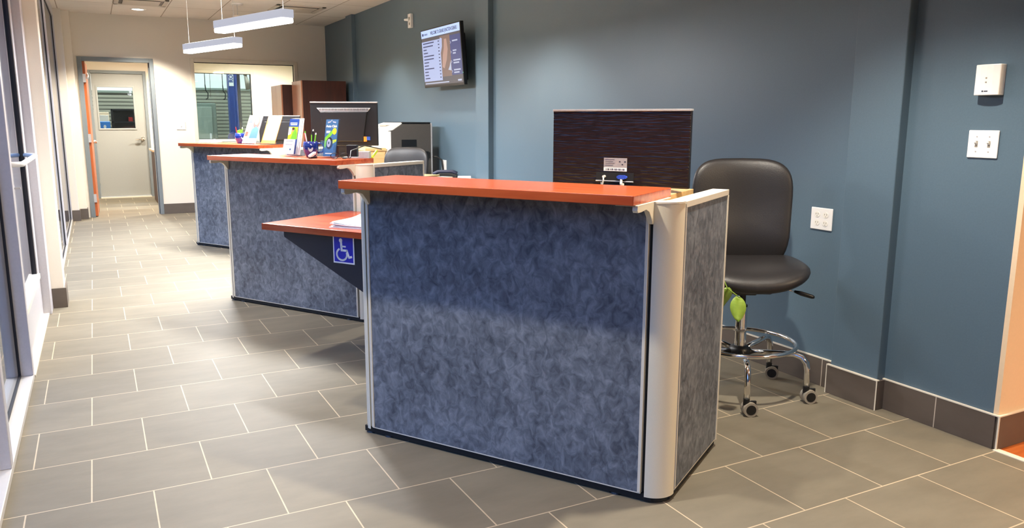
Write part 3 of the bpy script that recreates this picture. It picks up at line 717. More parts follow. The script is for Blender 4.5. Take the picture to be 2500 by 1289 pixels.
# ------------------------------------------------------------------ monitors
def make_monitor(label, loc, rz, w, h, zc, z0, kind, group='computer monitors seen from behind'):
    """local frame: back of the monitor faces -y, z measured from the surface it stands on"""
    t = thing('computer_monitor', label, 'monitor', loc, rz, group)
    lo, hi = zc - h / 2, zc + h / 2
    MB().box((-w / 2, 0.0, lo), (w / 2, 0.028, hi)).build('shell', MT['wavy'] if kind == 'wide' else MT['black'], t, bevel=0.005, seg=3)
    MB().box((-w / 2 + 0.012, 0.0285, lo + 0.016), (w / 2 - 0.012, 0.0295, hi - 0.012)).build('screen', MT['blackm'], t)
    MB().box((-w / 2 - 0.001, -0.004, hi - 0.007), (w / 2 + 0.001, 0.03, hi + 0.002)).build('top_edge', MT['silver'], t, bevel=0.002)
    if kind == 'wide':
        MB().box((-0.064, -0.0012, zc - 0.098), (0.042, 0.0005, zc - 0.042)).build('rating_label', MT['silver'], t)
        MB().box((-0.064, -0.0016, zc - 0.098), (0.042, -0.0010, zc - 0.083)).build('bar_code_label', MT['paper'], t)
        q = MB()
        for i in range(16):
            x = -0.056 + i * 0.0058; q.box((x, -0.0020, zc - 0.095), (x + 0.0016 + 0.0014 * (i % 3), -0.0015, zc - 0.087))
        for i in range(3): q.box((0.006 + i * 0.012, -0.0018, zc - 0.060 - 0.012 * (i % 2)), (0.013 + i * 0.012, -0.0010, zc - 0.055 - 0.012 * (i % 2)))
        for i in range(4): q.box((-0.058, -0.0018, zc - 0.050 - i * 0.008), (-0.015 - 0.006 * (i % 2), -0.0010, zc - 0.0485 - i * 0.008))
        q.build('label_print', MT['purple'], t)
        MB().box((-0.098, -0.003, zc - 0.139), (0.074, 0.0005, zc - 0.104)).build('port_recess', MT['blackm'], t)
        MB().tube([(-0.098, -0.005, zc - 0.141), (0.074, -0.005, zc - 0.141)], 0.003, n=8).build('recess_lip', MT['silver'], t)
        MB().cyl((-0.058, -0.018, zc - 0.122), (-0.058, -0.002, zc - 0.122), 0.006).tube([(-0.058, -0.016, zc - 0.122), (-0.054, -0.026, zc - 0.135), (-0.060, -0.026, zc - 0.17), (-0.07, -0.01, z0 + 0.03)], 0.0032, n=8).build('power_cord', MT['cablew'], t)
        v = MB(); v.box((0.010, -0.02, zc - 0.130), (0.038, -0.002, zc - 0.114)); v.cyl((0.008, -0.016, zc - 0.122), (0.008, -0.006, zc - 0.122), 0.006).cyl((0.042, -0.016, zc - 0.122), (0.042, -0.006, zc - 0.122), 0.006)
        v.build('video_plug', MT['cableb'], t)
        MB().tube([(0.024, -0.014, zc - 0.13), (0.026, -0.022, zc - 0.15), (0.03, -0.022, zc - 0.18), (0.03, -0.01, z0 + 0.03)], 0.006, n=8).build('video_cable', MT['cablew'], t)
    else:
        a = [(-w * .40, hi - h * .135), (w * .40, hi - h * .135), (w * .355, hi - h * .22), (-w * .355, hi - h * .22)]
        MB().prism(a, 'y', -0.012, 0.0).build('vent_hood', MT['silver'] if kind == 'vent' else MT['black'], t, bevel=0.001)
        q = MB()
        for i in range(34):
            x = -w * .36 + i * (w * .72 / 33); q.box((x - 0.0022, -0.0135, hi - h * .195), (x + 0.0022, -0.0115, hi - h * .145))
        q.build('vent_slots', MT['blackm'], t)
        MB().prism([(-w * .35, hi - h * .225), (w * .35, hi - h * .225), (w * .28, lo + h * .1), (-w * .28, lo + h * .1)], 'y', -0.02, 0.0).build('back_bulge', MT['black'], t, bevel=0.004)
        MB().box((w * .29, -0.0214, lo + h * .10), (w * .335, 0.0, lo + h * .21)).build('warning_label', MT['orange'], t)
        MB().box((w * .335, -0.0214, lo + h * .13), (w * .385, 0.0, lo + h * .21)).build('port_label', MT['deepblue'], t)
    nk = MB(); nk.box((-0.05, 0.004, z0), (0.05, 0.024, lo + h * 0.3)); nk.build('neck', MT['black'], t, bevel=0.003)
    MB().lathe([(0, 0), (0.115, 0), (0.12, 0.006), (0.10, 0.014), (0.04, 0.02), (0, 0.02)], 36, (0, 0.03, z0)).build('foot', MT['black'], t, smooth=True)
    return t
# nearest: 27 inch on a maple riser
sL, sR, dm = 0.553, 1.176, 0.68
make_monitor('wide rippled brown black monitor behind the nearest counter, blue plug at back', tuple(PA((sL + sR) / 2, dm, 0)), RZ, sR - sL, 0.322, 1.2165, 1.0380, 'wide')
rs = thing('monitor_riser', 'maple riser shelf under the wide monitor of the nearest counter', 'riser', tuple(PA((sL + sR) / 2, dm + 0.06, 0.945)), RZ)
MB().box((-0.30, -0.14, 0.066), (0.262, 0.18, 0.092)).build('shelf_board', MT['maple'], rs, bevel=0.002)
MB().box((-0.30, -0.14, 0.0), (-0.28, 0.18, 0.066)).build('side', MT['maple'], rs); MB().box((0.242, -0.14, 0.0), (0.262, 0.18, 0.066)).build('side', MT['maple'], rs)
# middle
camv = Vector((rgt.x, rgt.y)); cf = Vector((math.sin(YAW), math.cos(YAW)))
def at(u, depth): # ground position for a viewing column and a depth along the view axis
    k = depth * math.cos(PITCH)
    q = Vector((0.1122, -2.9825)) + cf * depth + Vector((rgt.x, rgt.y)) * (u - 1250) / FPX * depth
    return q
def top_z(v, depth): return 1.3357 + (291.5 - v) / FPX * depth * 1.03
q = at(846, 6.05)
make_monitor('black monitor with silver vent strip behind the middle counter', (q.x, q.y, 0), -YAW, 0.505, 0.325, 1.298, 0.93, 'vent')
q = at(690, 9.1)
make_monitor('small black monitor behind the farthest counter, partly hidden by leaflets', (q.x, q.y, 0), -YAW, 0.47, 0.30, 1.22, 0.935, 'plain')

# ------------------------------------------------------------------ drafting chairs
def cushion(w, h, th, n=4.0, nr=9, na=48, fn=None, taper=None):
    mb = MB(); B = mb.bm
    rows = []
    rs_ = [i / nr for i in range(nr + 1)]
    def pt(r, a, side):
        ca, sa = math.cos(a), math.sin(a)
        ex = 2.0 / n
        x = math.copysign(abs(ca) ** ex, ca) * r * w / 2; y = math.copysign(abs(sa) ** ex, sa) * r * h / 2
        t_ = th / 2 * (max(0, 1 - r ** 5)) ** 0.5 * side
        if taper: x *= taper(y / h)
        return fn(x, y, t_) if fn else (x, y, t_)
    cent = [B.verts.new(pt(0, 0, 1)), B.verts.new(pt(0, 0, -1))]
    loops = [[], []]
    for si, side in enumerate((1, -1)):
        for r in [0.15, .3, .45, .6, .72, .82, .9, .95, .985]:
            loops[si].append([B.verts.new(pt(r, k / na * 2 * PI, side)) for k in range(na)])
    rim = [B.verts.new(pt(1.0, k / na * 2 * PI, 0)) for k in range(na)]
    for si in (0, 1):
        L = loops[si] + [rim]
        for k in range(na): B.faces.new((cent[si], L[0][k], L[0][(k + 1) % na]))
        for a, b in zip(L, L[1:]):
            for k in range(na): B.faces.new((a[k], a[(k + 1) % na], b[(k + 1) % na], b[k]))
    return mb
def make_chair(label, loc, rz):
    t = thing('drafting_chair', label, 'chair', loc, rz, 'office drafting chairs')
    # backrest: x across, local y -> height
    def bfn(x, y, n_):
        u = x / 0.25
        yy = 0.18 - 0.060 * u * u + 0.035 * math.cos(y * 6.0) * 0 + 0.10 * (y) * 0.55 - 0.03 * math.exp(-((y + 0.12) / 0.13) ** 2)
        return (x, yy - n_, 0.872 + y)
    o = cushion(0.500, 0.555, 0.075, 4.0, fn=bfn, taper=lambda v: 0.96 + 0.14 * v).build('backrest', MT['leather'], t, smooth=True)
    def sfn(x, y, n_):
        u = x / 0.26
        z = 0.616 + n_ + 0.026 * u * u - 0.030 * max(0, -y / 0.24) ** 2 * (0.4 + 0.6 * (1 - u * u)) + 0.02 * max(0, y / 0.24) ** 2
        return (x, y - 0.03, z)
    cushion(0.56, 0.50, 0.105, 3.0, fn=sfn).build('seat', MT['leather'], t, smooth=True)
    m = MB(); m.box((-0.11, -0.12, 0.525), (0.11, 0.12, 0.570)); m.box((-0.055, -0.055, 0.505), (0.055, 0.055, 0.54)); m.box((-0.03, 0.08, 0.545), (0.03, 0.22, 0.575))
    m.build('tilt_mechanism', MT['black'], t, bevel=0.008)
    MB().tube([(0, 0.20, 0.56), (0, 0.25, 0.60), (0, 0.255, 0.72), (0, 0.225, 0.88)], 0.022, n=12).build('back_bar', MT['black'], t, smooth=True)
    for pts, nm in (([(0.10, -0.05, 0.565), (0.17, -0.06, 0.548), (0.235, -0.07, 0.530)], 'lever'), ([(-0.10, -0.05, 0.565), (-0.17, -0.07, 0.545), (-0.23, -0.08, 0.53)], 'lever')):
        lv = MB().tube(pts, 0.0055, n=8).build(nm, MT['chrome'], t, smooth=True)
        a, b = Vector(pts[-2]), Vector(pts[-1]); d = (b - a).normalized()
        MB().tube([b - d * 0.01, b + d * 0.02, b + d * 0.075, b + d * 0.085], [0.006, 0.011, 0.010, 0.006], n=10).build('lever_grip', MT['black'], lv, smooth=True)
    col = MB(); col.cyl((0, 0, 0.44), (0, 0, 0.515), 0.016).cyl((0, 0, 0.43), (0, 0, 0.45), 0.026)
    col.build('gas_lift', MT['black'], t, smooth=False)
    MB().cyl((0, 0, 0.20), (0, 0, 0.44), 0.027, n=28).cyl((0, 0, 0.33), (0, 0, 0.34), 0.029, n=28).build('column', MT['chrome'], t, smooth=False)
    for o in t.children:
        if o.name.startswith('column') or o.name.startswith('gas'): smooth_by_angle(o)
    RZR = 0.262
    MB().tube([(RZR * math.cos(k / 64 * 2 * PI), RZR * math.sin(k / 64 * 2 * PI), 0.262) for k in range(64)], 0.0105, n=10, closed=True).build('foot_ring', MT['chrome'], t, smooth=True)
    MB().lathe([(0, 0.19), (0.045, 0.19), (0.055, 0.205), (0.052, 0.232), (0.035, 0.245), (0, 0.245)], 28).build('hub', MT['black'], t, smooth=True)
    for k in range(5):
        a = math.radians(LEG0) + k * 2 * PI / 5 - rz
        c, s = math.cos(a), math.sin(a)
        pth = [(0.03, 0.215), (0.16, 0.225), (0.255, 0.232), (0.290, 0.222), (0.313, 0.195), (0.320, 0.160), (0.320, 0.075)]
        lg = MB().tube([(r * c, r * s, z) for r, z in pth], 0.0145, n=14).build('leg', MT['chrome'], t, smooth=True)
        ca = math.atan2(-0.80, -0.55) - rz + (0.25, -0.2, 0.1, -0.3, 0.2)[k]
        ax = Vector((math.cos(ca), math.sin(ca), 0)); pc = Vector((0.320 * c, 0.320 * s, 0.0335)) + Vector((-ax.y, ax.x, 0)) * 0.016
        w = MB()
        for sg_ in (-1, 1): w.cyl(pc + ax * 0.006 * sg_, pc + ax * 0.024 * sg_, 0.0335, n=28)
        w.build('caster_wheel', MT['rubber'], lg)
        w = MB()
        for sg_ in (-1, 1): w.cyl(pc + ax * 0.0235 * sg_, pc + ax * 0.0255 * sg_, 0.023, n=24)
        w.build('wheel_cap', MT['black'], lg)
        MB().cyl((0.32 * c, 0.32 * s, 0.052), (0.32 * c, 0.32 * s, 0.082), 0.015).box((-0.005, -0.016, 0.0), (0.005, 0.03, 0.032), Matrix.Translation(pc) @ Matrix.Rotation(ca, 4, 'Z') @ Matrix.Translation((0, 0, 0.004))).build('caster_fork', MT['black'], lg)
    return t
LEG0 = math.degrees(math.atan2(-0.443 + 0.175, 3.05 - 2.86))
ch1 = make_chair('black vinyl drafting chair on chrome ringed base by the blue wall', (2.852, -0.175, 0), math.radians(-31))
ch2 = copy_tree(ch1)
q = at(981, 7.55)
ch2.location = (q.x, q.y, -0.0); ch2.rotation_euler.z = math.radians(-42); ch2.scale = (0.93, 0.93, 0.93)
ch2['label'] = 'drafting chair behind the middle counter wing, only its rounded back top showing'

# trailing plant on the work surface of the nearest counter
pp_ = PA(1.215, 0.855, 0.9455)
pl = thing('potted_plant', 'green leaf of a small trailing potted plant behind the nearest counter wing', 'plant', tuple(pp_), RZ)
MB().lathe([(0, 0), (0.042, 0), (0.054, 0.06), (0.056, 0.07), (0.05, 0.07), (0.047, 0.06), (0, 0.06)], 28).build('pot', MT['pot'], pl, smooth=True)
stm = MB()
lfd = [((0.118, 0.098, -0.375), 0.085, -1.0, -1.25), ((0.075, 0.107, -0.345), 0.07, 2.4, -1.1), ((0.01, 0.125, -0.12), 0.05, 2.4, -0.9), ((-0.02, 0.05, 0.075), 0.05, 2.0, -0.1), ((0.03, -0.03, 0.075), 0.05, -0.6, -0.1)]
stm.tube([(0, 0, 0.05), (0.015, 0.06, 0.075), (0.022, 0.115, 0.04), (0.024, 0.118, -0.10), (0.030, 0.118, -0.27), (0.07, 0.108, -0.345), (0.118, 0.098, -0.372)], 0.003, n=6)
for tip, ln, az, pt_ in lfd[2:]: stm.tube([(0, 0, 0.05), (tip[0] * .5, tip[1] * .5, 0.078), tip] if tip[2] > 0 else [(0.024, 0.118, -0.10), tip], 0.0025, n=6)
stm.build('stem', MT['leaf'], pl, smooth=True)
for tip, ln, az, pt_ in lfd:
    lfm = MB(); n = 8; prev = None; W_ = 0.036
    dirv = Vector((math.cos(az) * math.cos(pt_), math.sin(az) * math.cos(pt_), math.sin(pt_))); side = Vector((-math.sin(az), math.cos(az), 0)); nrm = dirv.cross(side)
    vs = []
    for i in range(n + 1):
        f_ = i / n; wd = W_ * (math.sin(PI * min(1, f_ * 0.97 + 0.03)) ** 0.7); c_ = Vector(tip) + dirv * ln * f_ - Vector((0, 0, 1)) * 0.03 * f_ * f_
        vs.append([lfm.bm.verts.new(c_ - side * wd + nrm * 0.008), lfm.bm.verts.new(c_), lfm.bm.verts.new(c_ + side * wd + nrm * 0.008)])
    for a, b in zip(vs, vs[1:]):
        lfm.bm.faces.new((a[0], a[1], b[1], b[0])); lfm.bm.faces.new((a[1], a[2], b[2], b[1]))
    lo_ = lfm.build('leaf', MT['leaf'], pl, smooth=True); sm = lo_.modifiers.new('thick', 'SOLIDIFY'); sm.thickness = 0.0012

# ------------------------------------------------------------------ wall plates and devices
def wall_plate(name, label, cat, y0, y1, z0, z1, x=WX, th=0.007):
    t = thing(name, label, cat, (x, (y0 + y1) / 2, (z0 + z1) / 2))
    MB().box((-th, y0 - (y0 + y1) / 2, -(z1 - z0) / 2), (0.0, y1 - (y0 + y1) / 2, (z1 - z0) / 2)).build('plate', MT['white'], t, bevel=0.003)
    return t
t = wall_plate('light_switch', 'white double toggle light switch plate on the blue wall at right', 'light switch', -1.063, -0.938, 1.186, 1.297)
for y in (0.026, -0.026):
    tg = MB(); tg.box((-0.0075, y - 0.006, -0.013), (-0.0066, y + 0.006, 0.013)); tg.build('toggle_slot', MT['rubber'], t)
    MB().prism([(-0.007, -0.004), (-0.007, 0.006), (-0.018, 0.012), (-0.018, 0.006)], 'y', y - 0.004, y + 0.004).build('toggle', MT['offwhite'], t)
    for z in (0.030, -0.030): MB().cyl((-0.008, y, z), (-0.006, y, z), 0.003, n=10).build('screw', MT['silver'], t)
t = wall_plate('wall_outlet', 'white four socket wall plate on the blue wall right of the chair', 'outlet', -0.289, -0.158, 0.795, 0.905)
t.location.x = WX
for y in (0.026, -0.026):
    for z in (0.021, -0.021):
        MB().prism([(y + 0.017 * math.cos(a), z + 0.0145 * math.sin(a)) for a in [k / 16 * 2 * PI for k in range(16)]], 'x', -0.0085, -0.0068).build('socket', MT['offwhite'], t)
        MB().box((-0.0089, y - 0.008, z - 0.001), (-0.0084, y - 0.005, z + 0.007)).box((-0.0089, y + 0.005, z - 0.001), (-0.0084, y + 0.008, z + 0.007)).box((-0.0089, y - 0.002, z - 0.010), (-0.0084, y + 0.002, z - 0.006)).build('socket_slots', MT['rubber'], t)
t = thing('door_chime', 'white box chime with a curved cover on the blue wall above the light switch', 'door chime', (WX, -1.008, 1.495))
a = [(-0.0, -0.052), (-0.034, -0.050), (-0.040, -0.025), (-0.041, 0.0), (-0.040, 0.025), (-0.034, 0.050), (0.0, 0.052)]
MB().prism([(p[0], p[1]) for p in a], 'z', -0.060, 0.060).build('cover', MT['white'], t, bevel=0.003)
MB().box((-0.0418, -0.003, 0.004), (-0.0405, 0.003, 0.010)).box((-0.0418, -0.003, -0.012), (-0.0405, 0.003, -0.007)).build('indicator', MT['rubber'], t)
MB().box((-0.0418, 0.008, -0.047), (-0.0405, 0.014, -0.041)).box((-0.0418, -0.010, -0.046), (-0.0405, 0.005, -0.042)).build('emblem', MT['purple'], t)
t = thing('motion_sensor', 'small white sensor box high on the dark wall left of the television', 'sensor', (WX, 5.50, 2.395))
MB().box((-0.035, -0.035, -0.075), (0, 0.05, 0.075)).build('housing', MT['white'], t, bevel=0.006)
MB().cyl((-0.035, -0.0, 0.01), (-0.07, 0.05, 0.012), 0.016, 0.012).build('lens_stub', MT['white'], t)
MB().box((-0.0365, -0.02, 0.01), (-0.0345, 0.02, 0.04)).box((-0.0365, -0.02, -0.045), (-0.0345, 0.01, -0.02)).build('sensor_window', MT['rubber'], t)
t = wall_plate('wall_outlet', 'white outlet plate on the blue wall right of the copier with a black plug', 'outlet', 4.58, 4.70, 0.80, 0.92)
for z in (0.02, -0.025): MB().prism([(0.017 * math.cos(a), z + 0.0145 * math.sin(a)) for a in [k / 16 * 2 * PI for k in range(16)]], 'x', -0.0085, -0.0068).build('socket', MT['offwhite'], t)
t = wall_plate('light_switch', 'white switch plate on the cream far wall left of the inner window', 'light switch', 0, 0.12, 1.20, 1.31)
t.location = (1.21, FY, 1.235); t.rotation_euler.z = PI / 2
MB().box((-0.014, -0.005, -0.01), (-0.006, 0.005, 0.012)).build('toggle', MT['offwhite'], t)

# ------------------------------------------------------------------ television
tv = thing('television', 'wall mounted television showing a blue and white welcome menu', 'television', (3.14, 4.285, 1.93))
TW, TH = 0.985, 0.565
tilt = Matrix.Rotation(math.radians(-4.0), 4, 'Y') @ Matrix.Rotation(math.radians(0.0), 4, 'X')
def tvm(): return tilt
bz = MB(); bz.box((0.0, -TW / 2, -TH / 2), (0.035, TW / 2, TH / 2)); bz.build('bezel', MT['black'], tv, bevel=0.004, mtx=tvm())
MB().box((0.034, -TW / 2 + 0.06, -TH / 2 + 0.04), (0.075, TW / 2 - 0.12, TH / 2 - 0.10)).build('back_housing', MT['blackm'], tv, bevel=0.01, mtx=tvm())
mt = MB(); mt.box((0.085, -0.12, -0.12), (0.12, 0.12, 0.12)); mt.box((0.07, -0.03, -0.03), (0.163, 0.03, 0.03)); mt.box((0.150, -0.14, -0.2), (0.163, 0.14, 0.2)); mt.build('wall_bracket', MT['black'], tv)
# picture: u from 0 (left, far end +Y) to 1, v from 0 (bottom) to 1
PWd, PHt = TW - 0.03, TH - 0.034
def scr(u, v, d=0.0): return Vector((-0.0006 - d, PWd / 2 - u * PWd, -PHt / 2 + 0.006 + v * PHt))
def panel(name, u0, v0, u1, v1, m, par, d):
    b = MB(); p = [scr(u0, v0, d), scr(u1, v0, d), scr(u1, v1, d), scr(u0, v1, d)]; b.poly(p); return b.build(name, m, par, mtx=tvm())
def spoly(name, pts, m, par, d):
    b = MB(); b.poly([scr(u, v, d) for u, v in pts]); return b.build(name, m, par, mtx=tvm())
sc0 = panel('screen', 0, 0, 1, 1, MT['scr_grey'], tv, 0)
panel('header_band', 0, 0.865, 1, 1, MT['scr_head'], sc0, 0.0004)
panel('list_panel', 0, 0.07, 0.50, 0.80, MT['scr_white'], sc0, 0.0004)
panel('menu_panel', 0.70, 0.14, 1.0, 0.82, MT['scr_blue'], sc0, 0.0003)
panel('photo', 0.49, 0.13, 0.745, 0.84, MT['scr_brown'], sc0, 0.0004)
spoly('photo_figure', [(0.52, 0.30), (0.57, 0.27), (0.64, 0.42), (0.68, 0.60), (0.66, 0.78), (0.60, 0.78), (0.58, 0.62), (0.545, 0.5)], MT['scr_tan'], sc0, 0.0007)
spoly('photo_highlight', [(0.50, 0.55), (0.54, 0.66), (0.55, 0.80), (0.50, 0.82)], MT['scr_white'], sc0, 0.0007)
spoly('photo_highlight', [(0.66, 0.24), (0.74, 0.22), (0.735, 0.40), (0.70, 0.30)], MT['scr_pale'], sc0, 0.0007)
for i in range(12):
    v = 0.765 - i * 0.058; ln = [0.30, 0.27, 0.09, 0.12, 0.28, 0.27, 0.13, 0.12, 0.26, 0.10, 0.10, 0.13][i]
    panel('list_line', 0.035, v - 0.010, 0.035 + ln, v + 0.010, MT['scr_ink'], sc0, 0.0008)
    panel('list_price', 0.44, v - 0.010, 0.475, v + 0.010, MT['scr_ink'], sc0, 0.0008)
for i in range(4):
    v = 0.70 - i * 0.165
    spoly('menu_arrow', [(0.745, v + 0.022), (0.755, v + 0.022), (0.772, v), (0.755, v - 0.022), (0.745, v - 0.022), (0.760, v)], MT['scr_pale'], sc0, 0.0008)
    for j in range(1 if i == 0 else 2):
        w_ = (0.13, 0.09, 0.17, 0.16)[i] * (1, 0.8)[j]; vv = v + 0.02 - j * 0.045
        panel('menu_line', 0.80, vv - 0.012, 0.80 + w_, vv + 0.012, MT['scr_pale'], sc0, 0.0008)
panel('ticker_line', 0.02, 0.022, 0.66, 0.042, MT['scr_pale'], sc0, 0.0008)
panel('clock_line', 0.88, 0.03, 0.97, 0.06, MT['scr_pale'], sc0, 0.0008)
tx = lambda u, v: tvm() @ frame(scr(u, v, 0.0010), (0, -1, 0), (0, 0, 1))
text('WELCOME TO GRAND JUNCTION SUBARU', 0.046, MT['scr_ink'], sc0, 'title_text', tx(0.26, 0.928), sx=0.72, bold=0.0006)
text('SUBARU', 0.026, MT['scr_ink'], sc0, 'emblem_text', tx(0.085, 0.925), sx=0.95)
b = MB(); cc = scr(0.05, 0.928, 0.0010); b.disc((cc.x, cc.y, cc.z), 0.014, 'x', rx=0.022); b.build('emblem', MT['scr_ink'], sc0, mtx=tvm())
MB().box((-0.002, -TW / 2 + 0.004, -0.175), (0.0, -TW / 2 + 0.009, -0.170)).build('status_light', MT['led'], tv, mtx=tvm())

# ------------------------------------------------------------------ copier by the wall and low cabinet
cp = thing('copier', 'tall white and dark grey copier against the blue wall', 'copier', (2.75, 4.68, 0))
CX1 = 0.43
MB().prism([(0.0, 0.05), (0.43, 0.05), (0.43, 1.285), (0.12, 1.285), (0.02, 1.225), (0.0, 1.22)], 'y', 0.0, 0.55).build('body', MT['darkgrey'], cp, bevel=0.004)
MB().box((-0.03, 0.004, 0.06), (0.004, 0.55, 1.215)).build('paper_tray_front', MT['offwhite'], cp, bevel=0.005)
MB().prism([(-0.03, 1.215), (0.02, 1.225), (0.12, 1.288), (0.11, 1.30), (-0.01, 1.262), (-0.035, 1.24)], 'y', 0.0, 0.55).build('control_panel', MT['offwhite'], cp, bevel=0.003)
MB().box((0.12, 0.01, 1.287), (0.43, 0.55, 1.305)).build('scanner_lid', MT['black'], cp, bevel=0.004)
MB().box((0.428, -0.004, 0.05), (0.442, 0.55, 1.295)).build('rear_cover', MT['silver'], cp, bevel=0.002)
MB().box((0.11, -0.003, 1.06), (0.27, 0.001, 1.13)).build('vent_grille', MT['black'], cp)
MB().box((0.405, -0.004, 0.94), (0.415, 0.0, 1.0)).box((0.36, -0.003, 0.92), (0.40, 0.001, 1.01)).build('side_latch', MT['black'], cp)
MB().box((0.02, 0.02, 0.0), (0.41, 0.53, 0.05)).build('plinth', MT['black'], cp)
MB().box((-0.02, 0.1, 1.262), (0.05, 0.3, 1.276), Matrix.Rotation(0.0, 4, 'Y')).build('key_pad', MT['rubber'], cp)
tag(MB().tube([(3.195, 4.70, 0.955), (3.24, 4.68, 0.955), (3.285, 4.655, 0.92), (3.285, 4.63, 0.84), (3.29, 4.64, 0.815)], 0.008, n=8).build('power_cable', MT['black'], smooth=True), 'black power cable curving from the copier to the wall outlet', 'cable')
cb = thing('low_cabinet', 'light maple low cabinet left of the copier behind the middle counter', 'cabinet', (2.50, 4.72, 0))
MB().box((0, 0, 0.05), (0.20, 0.5, 1.02)).build('body', MT['maple'], cb, bevel=0.003)
MB().box((-0.012, -0.012, 1.02), (0.205, 0.51, 1.05)).build('cabinet_top', MT['maple'], cb, bevel=0.003)
MB().box((0.01, -0.016, 0.08), (0.19, 0.0, 1.0)).build('door', MT['maple'], cb, bevel=0.002)
# side table with a phone near the wall
sd = thing('side_table', 'small white side table against the blue wall behind the nearest counter', 'table', (3.08, 3.98, 0))
MB().box((-0.14, -0.3, 0.765), (0.16, 0.32, 0.79)).build('table_top', MT['offwhite'], sd, bevel=0.003)
for x, y in ((-0.12, -0.27), (0.14, -0.27), (-0.12, 0.29), (0.14, 0.29)): MB().box((x - 0.015, y - 0.015, 0), (x + 0.015, y + 0.015, 0.765)).build('leg', MT['silver'], sd)
q = thing('desk_phone', 'dark desk phone handset on the white side table', 'phone', (3.07, 4.02, 0.79), -YAW)
MB().prism([(-0.11, 0.0), (0.11, 0.0), (0.10, 0.03), (0.03, 0.045), (-0.06, 0.042), (-0.10, 0.025)], 'y', -0.08, 0.08).build('base', MT['black'], q, bevel=0.006)
MB().tube([(-0.12, -0.05, 0.03), (-0.08, -0.05, 0.055), (0.06, -0.05, 0.058), (0.10, -0.05, 0.035)], [0.02, 0.016, 0.016, 0.022], n=12).build('handset', MT['purple'], q, smooth=True)
tag(MB().box((-0.06, -0.04, 0), (0.06, 0.04, 0.02)).build('note_pad', MT['paper'], mtx=Matrix.Translation((3.155, 3.80, 0.7905)) @ Matrix.Rotation(-0.4, 4, 'Z')), 'white note pad right of the desk phone on the side table', 'note pad')

# ------------------------------------------------------------------ tall cabinets in the far corner
def tall_cab(label, x0, y0, w, d, h):
    t = thing('wardrobe_cabinet', label, 'cabinet', (x0, y0, 0), group='dark cherry wardrobe cabinets')
    MB().box((0.012, 0, 0.04), (w, d, h)).build('body', MT['mahog'], t, bevel=0.002)
    MB().box((-0.006, 0.003, 0.06), (0.012, d / 2 - 0.002, h - 0.003)).build('door', MT['mahog_lit'], t, bevel=0.001)
    MB().box((-0.006, d / 2 + 0.002, 0.06), (0.012, d - 0.003, h - 0.003)).build('door', MT['mahog_lit'], t, bevel=0.001)
    MB().box((0.03, 0.01, 0), (w - 0.01, d - 0.01, 0.04)).build('plinth', MT['black'], t)
    MB().tube([(-0.03, d / 2 - 0.05, 0.95), (-0.03, d / 2 - 0.05, 1.15)], 0.006).build('pull', MT['silver'], t)
tall_cab('nearer tall dark cherry cabinet against the blue wall in the far corner', 2.60, 7.80, 0.60, 0.55, 1.838)
tall_cab('farther tall dark cherry cabinet, half hidden behind the nearer one', 2.47, 8.44, 0.66, 0.70, 1.802)
fc = thing('base_cabinet', 'dark wood base cabinet with pale top inside the far doorway', 'cabinet', (0.93, 10.6, 0))
MB().box((0, 0, 0.0), (0.55, 0.9, 0.82)).build('body', MT['mahog'], fc, bevel=0.002)
MB().box((-0.03, -0.02, 0.82), (0.57, 0.92, 0.85)).build('cabinet_top', MT['beige'], fc, bevel=0.003)
tag(MB().box((-0.08, -0.1, 0), (0.08, 0.1, 0.03)).build('paper_pile', MT['paper'], mtx=Matrix.Translation((1.06, 10.85, 0.8505))), 'small white paper pile on the base cabinet inside the far doorway', 'paper')

# ------------------------------------------------------------------ leaflets, mugs and small things on the counters
def print_quad(par, name, m, mtx, pts, y=-0.001):
    b = MB(); b.poly([(u, y, v) for u, v in pts]); return b.build(name, m, par, mtx=mtx)
def circ(cx, cz, rx, rz_, n=24, a0=0, a1=2 * PI): return [(cx + rx * math.cos(a0 + (a1 - a0) * k / n), cz + rz_ * math.sin(a0 + (a1 - a0) * k / n)) for k in range(n)]
def rect(x0, z0, x1, z1): return [(x0, z0), (x1, z0), (x1, z1), (x0, z1)]
def holder(label, loc, rz, w, h, lean, pocket):
    """acrylic leaflet holder; local front is -y; returns thing and the matrix of the leaning sheet"""
    t = thing('leaflet_holder', label, 'leaflet holder', loc, rz, 'leaflet holders on the counters')
    Mx = Matrix.Translation((0, -0.012, 0.004)) @ Matrix.Rotation(-lean, 4, 'X')
    a = MB(); a.box((-w / 2 - 0.004, 0.0, 0), (w / 2 + 0.004, 0.003, h * 0.97)); a.build('back_plate', MT['acrylic'], t, mtx=Mx)
    if pocket:
        a = MB(); a.box((-w / 2 - 0.004, -0.040, 0), (w / 2 + 0.004, -0.037, pocket)); a.box((-w / 2 - 0.004, -0.040, 0), (-w / 2 - 0.001, 0.0, pocket)); a.box((w / 2 + 0.001, -0.040, 0), (w / 2 + 0.004, 0.0, pocket)); a.build('pocket', MT['acrylic'], t, mtx=Mx)
    a = MB(); a.box((-w / 2 - 0.004, -0.03, 0), (w / 2 + 0.004, 0.075, 0.003)); a.box((-w / 2 - 0.004, 0.072, 0), (w / 2 + 0.004, 0.075, h * 0.15)); a.build('foot_plate', MT['acrylic'], t)
    return t, Mx
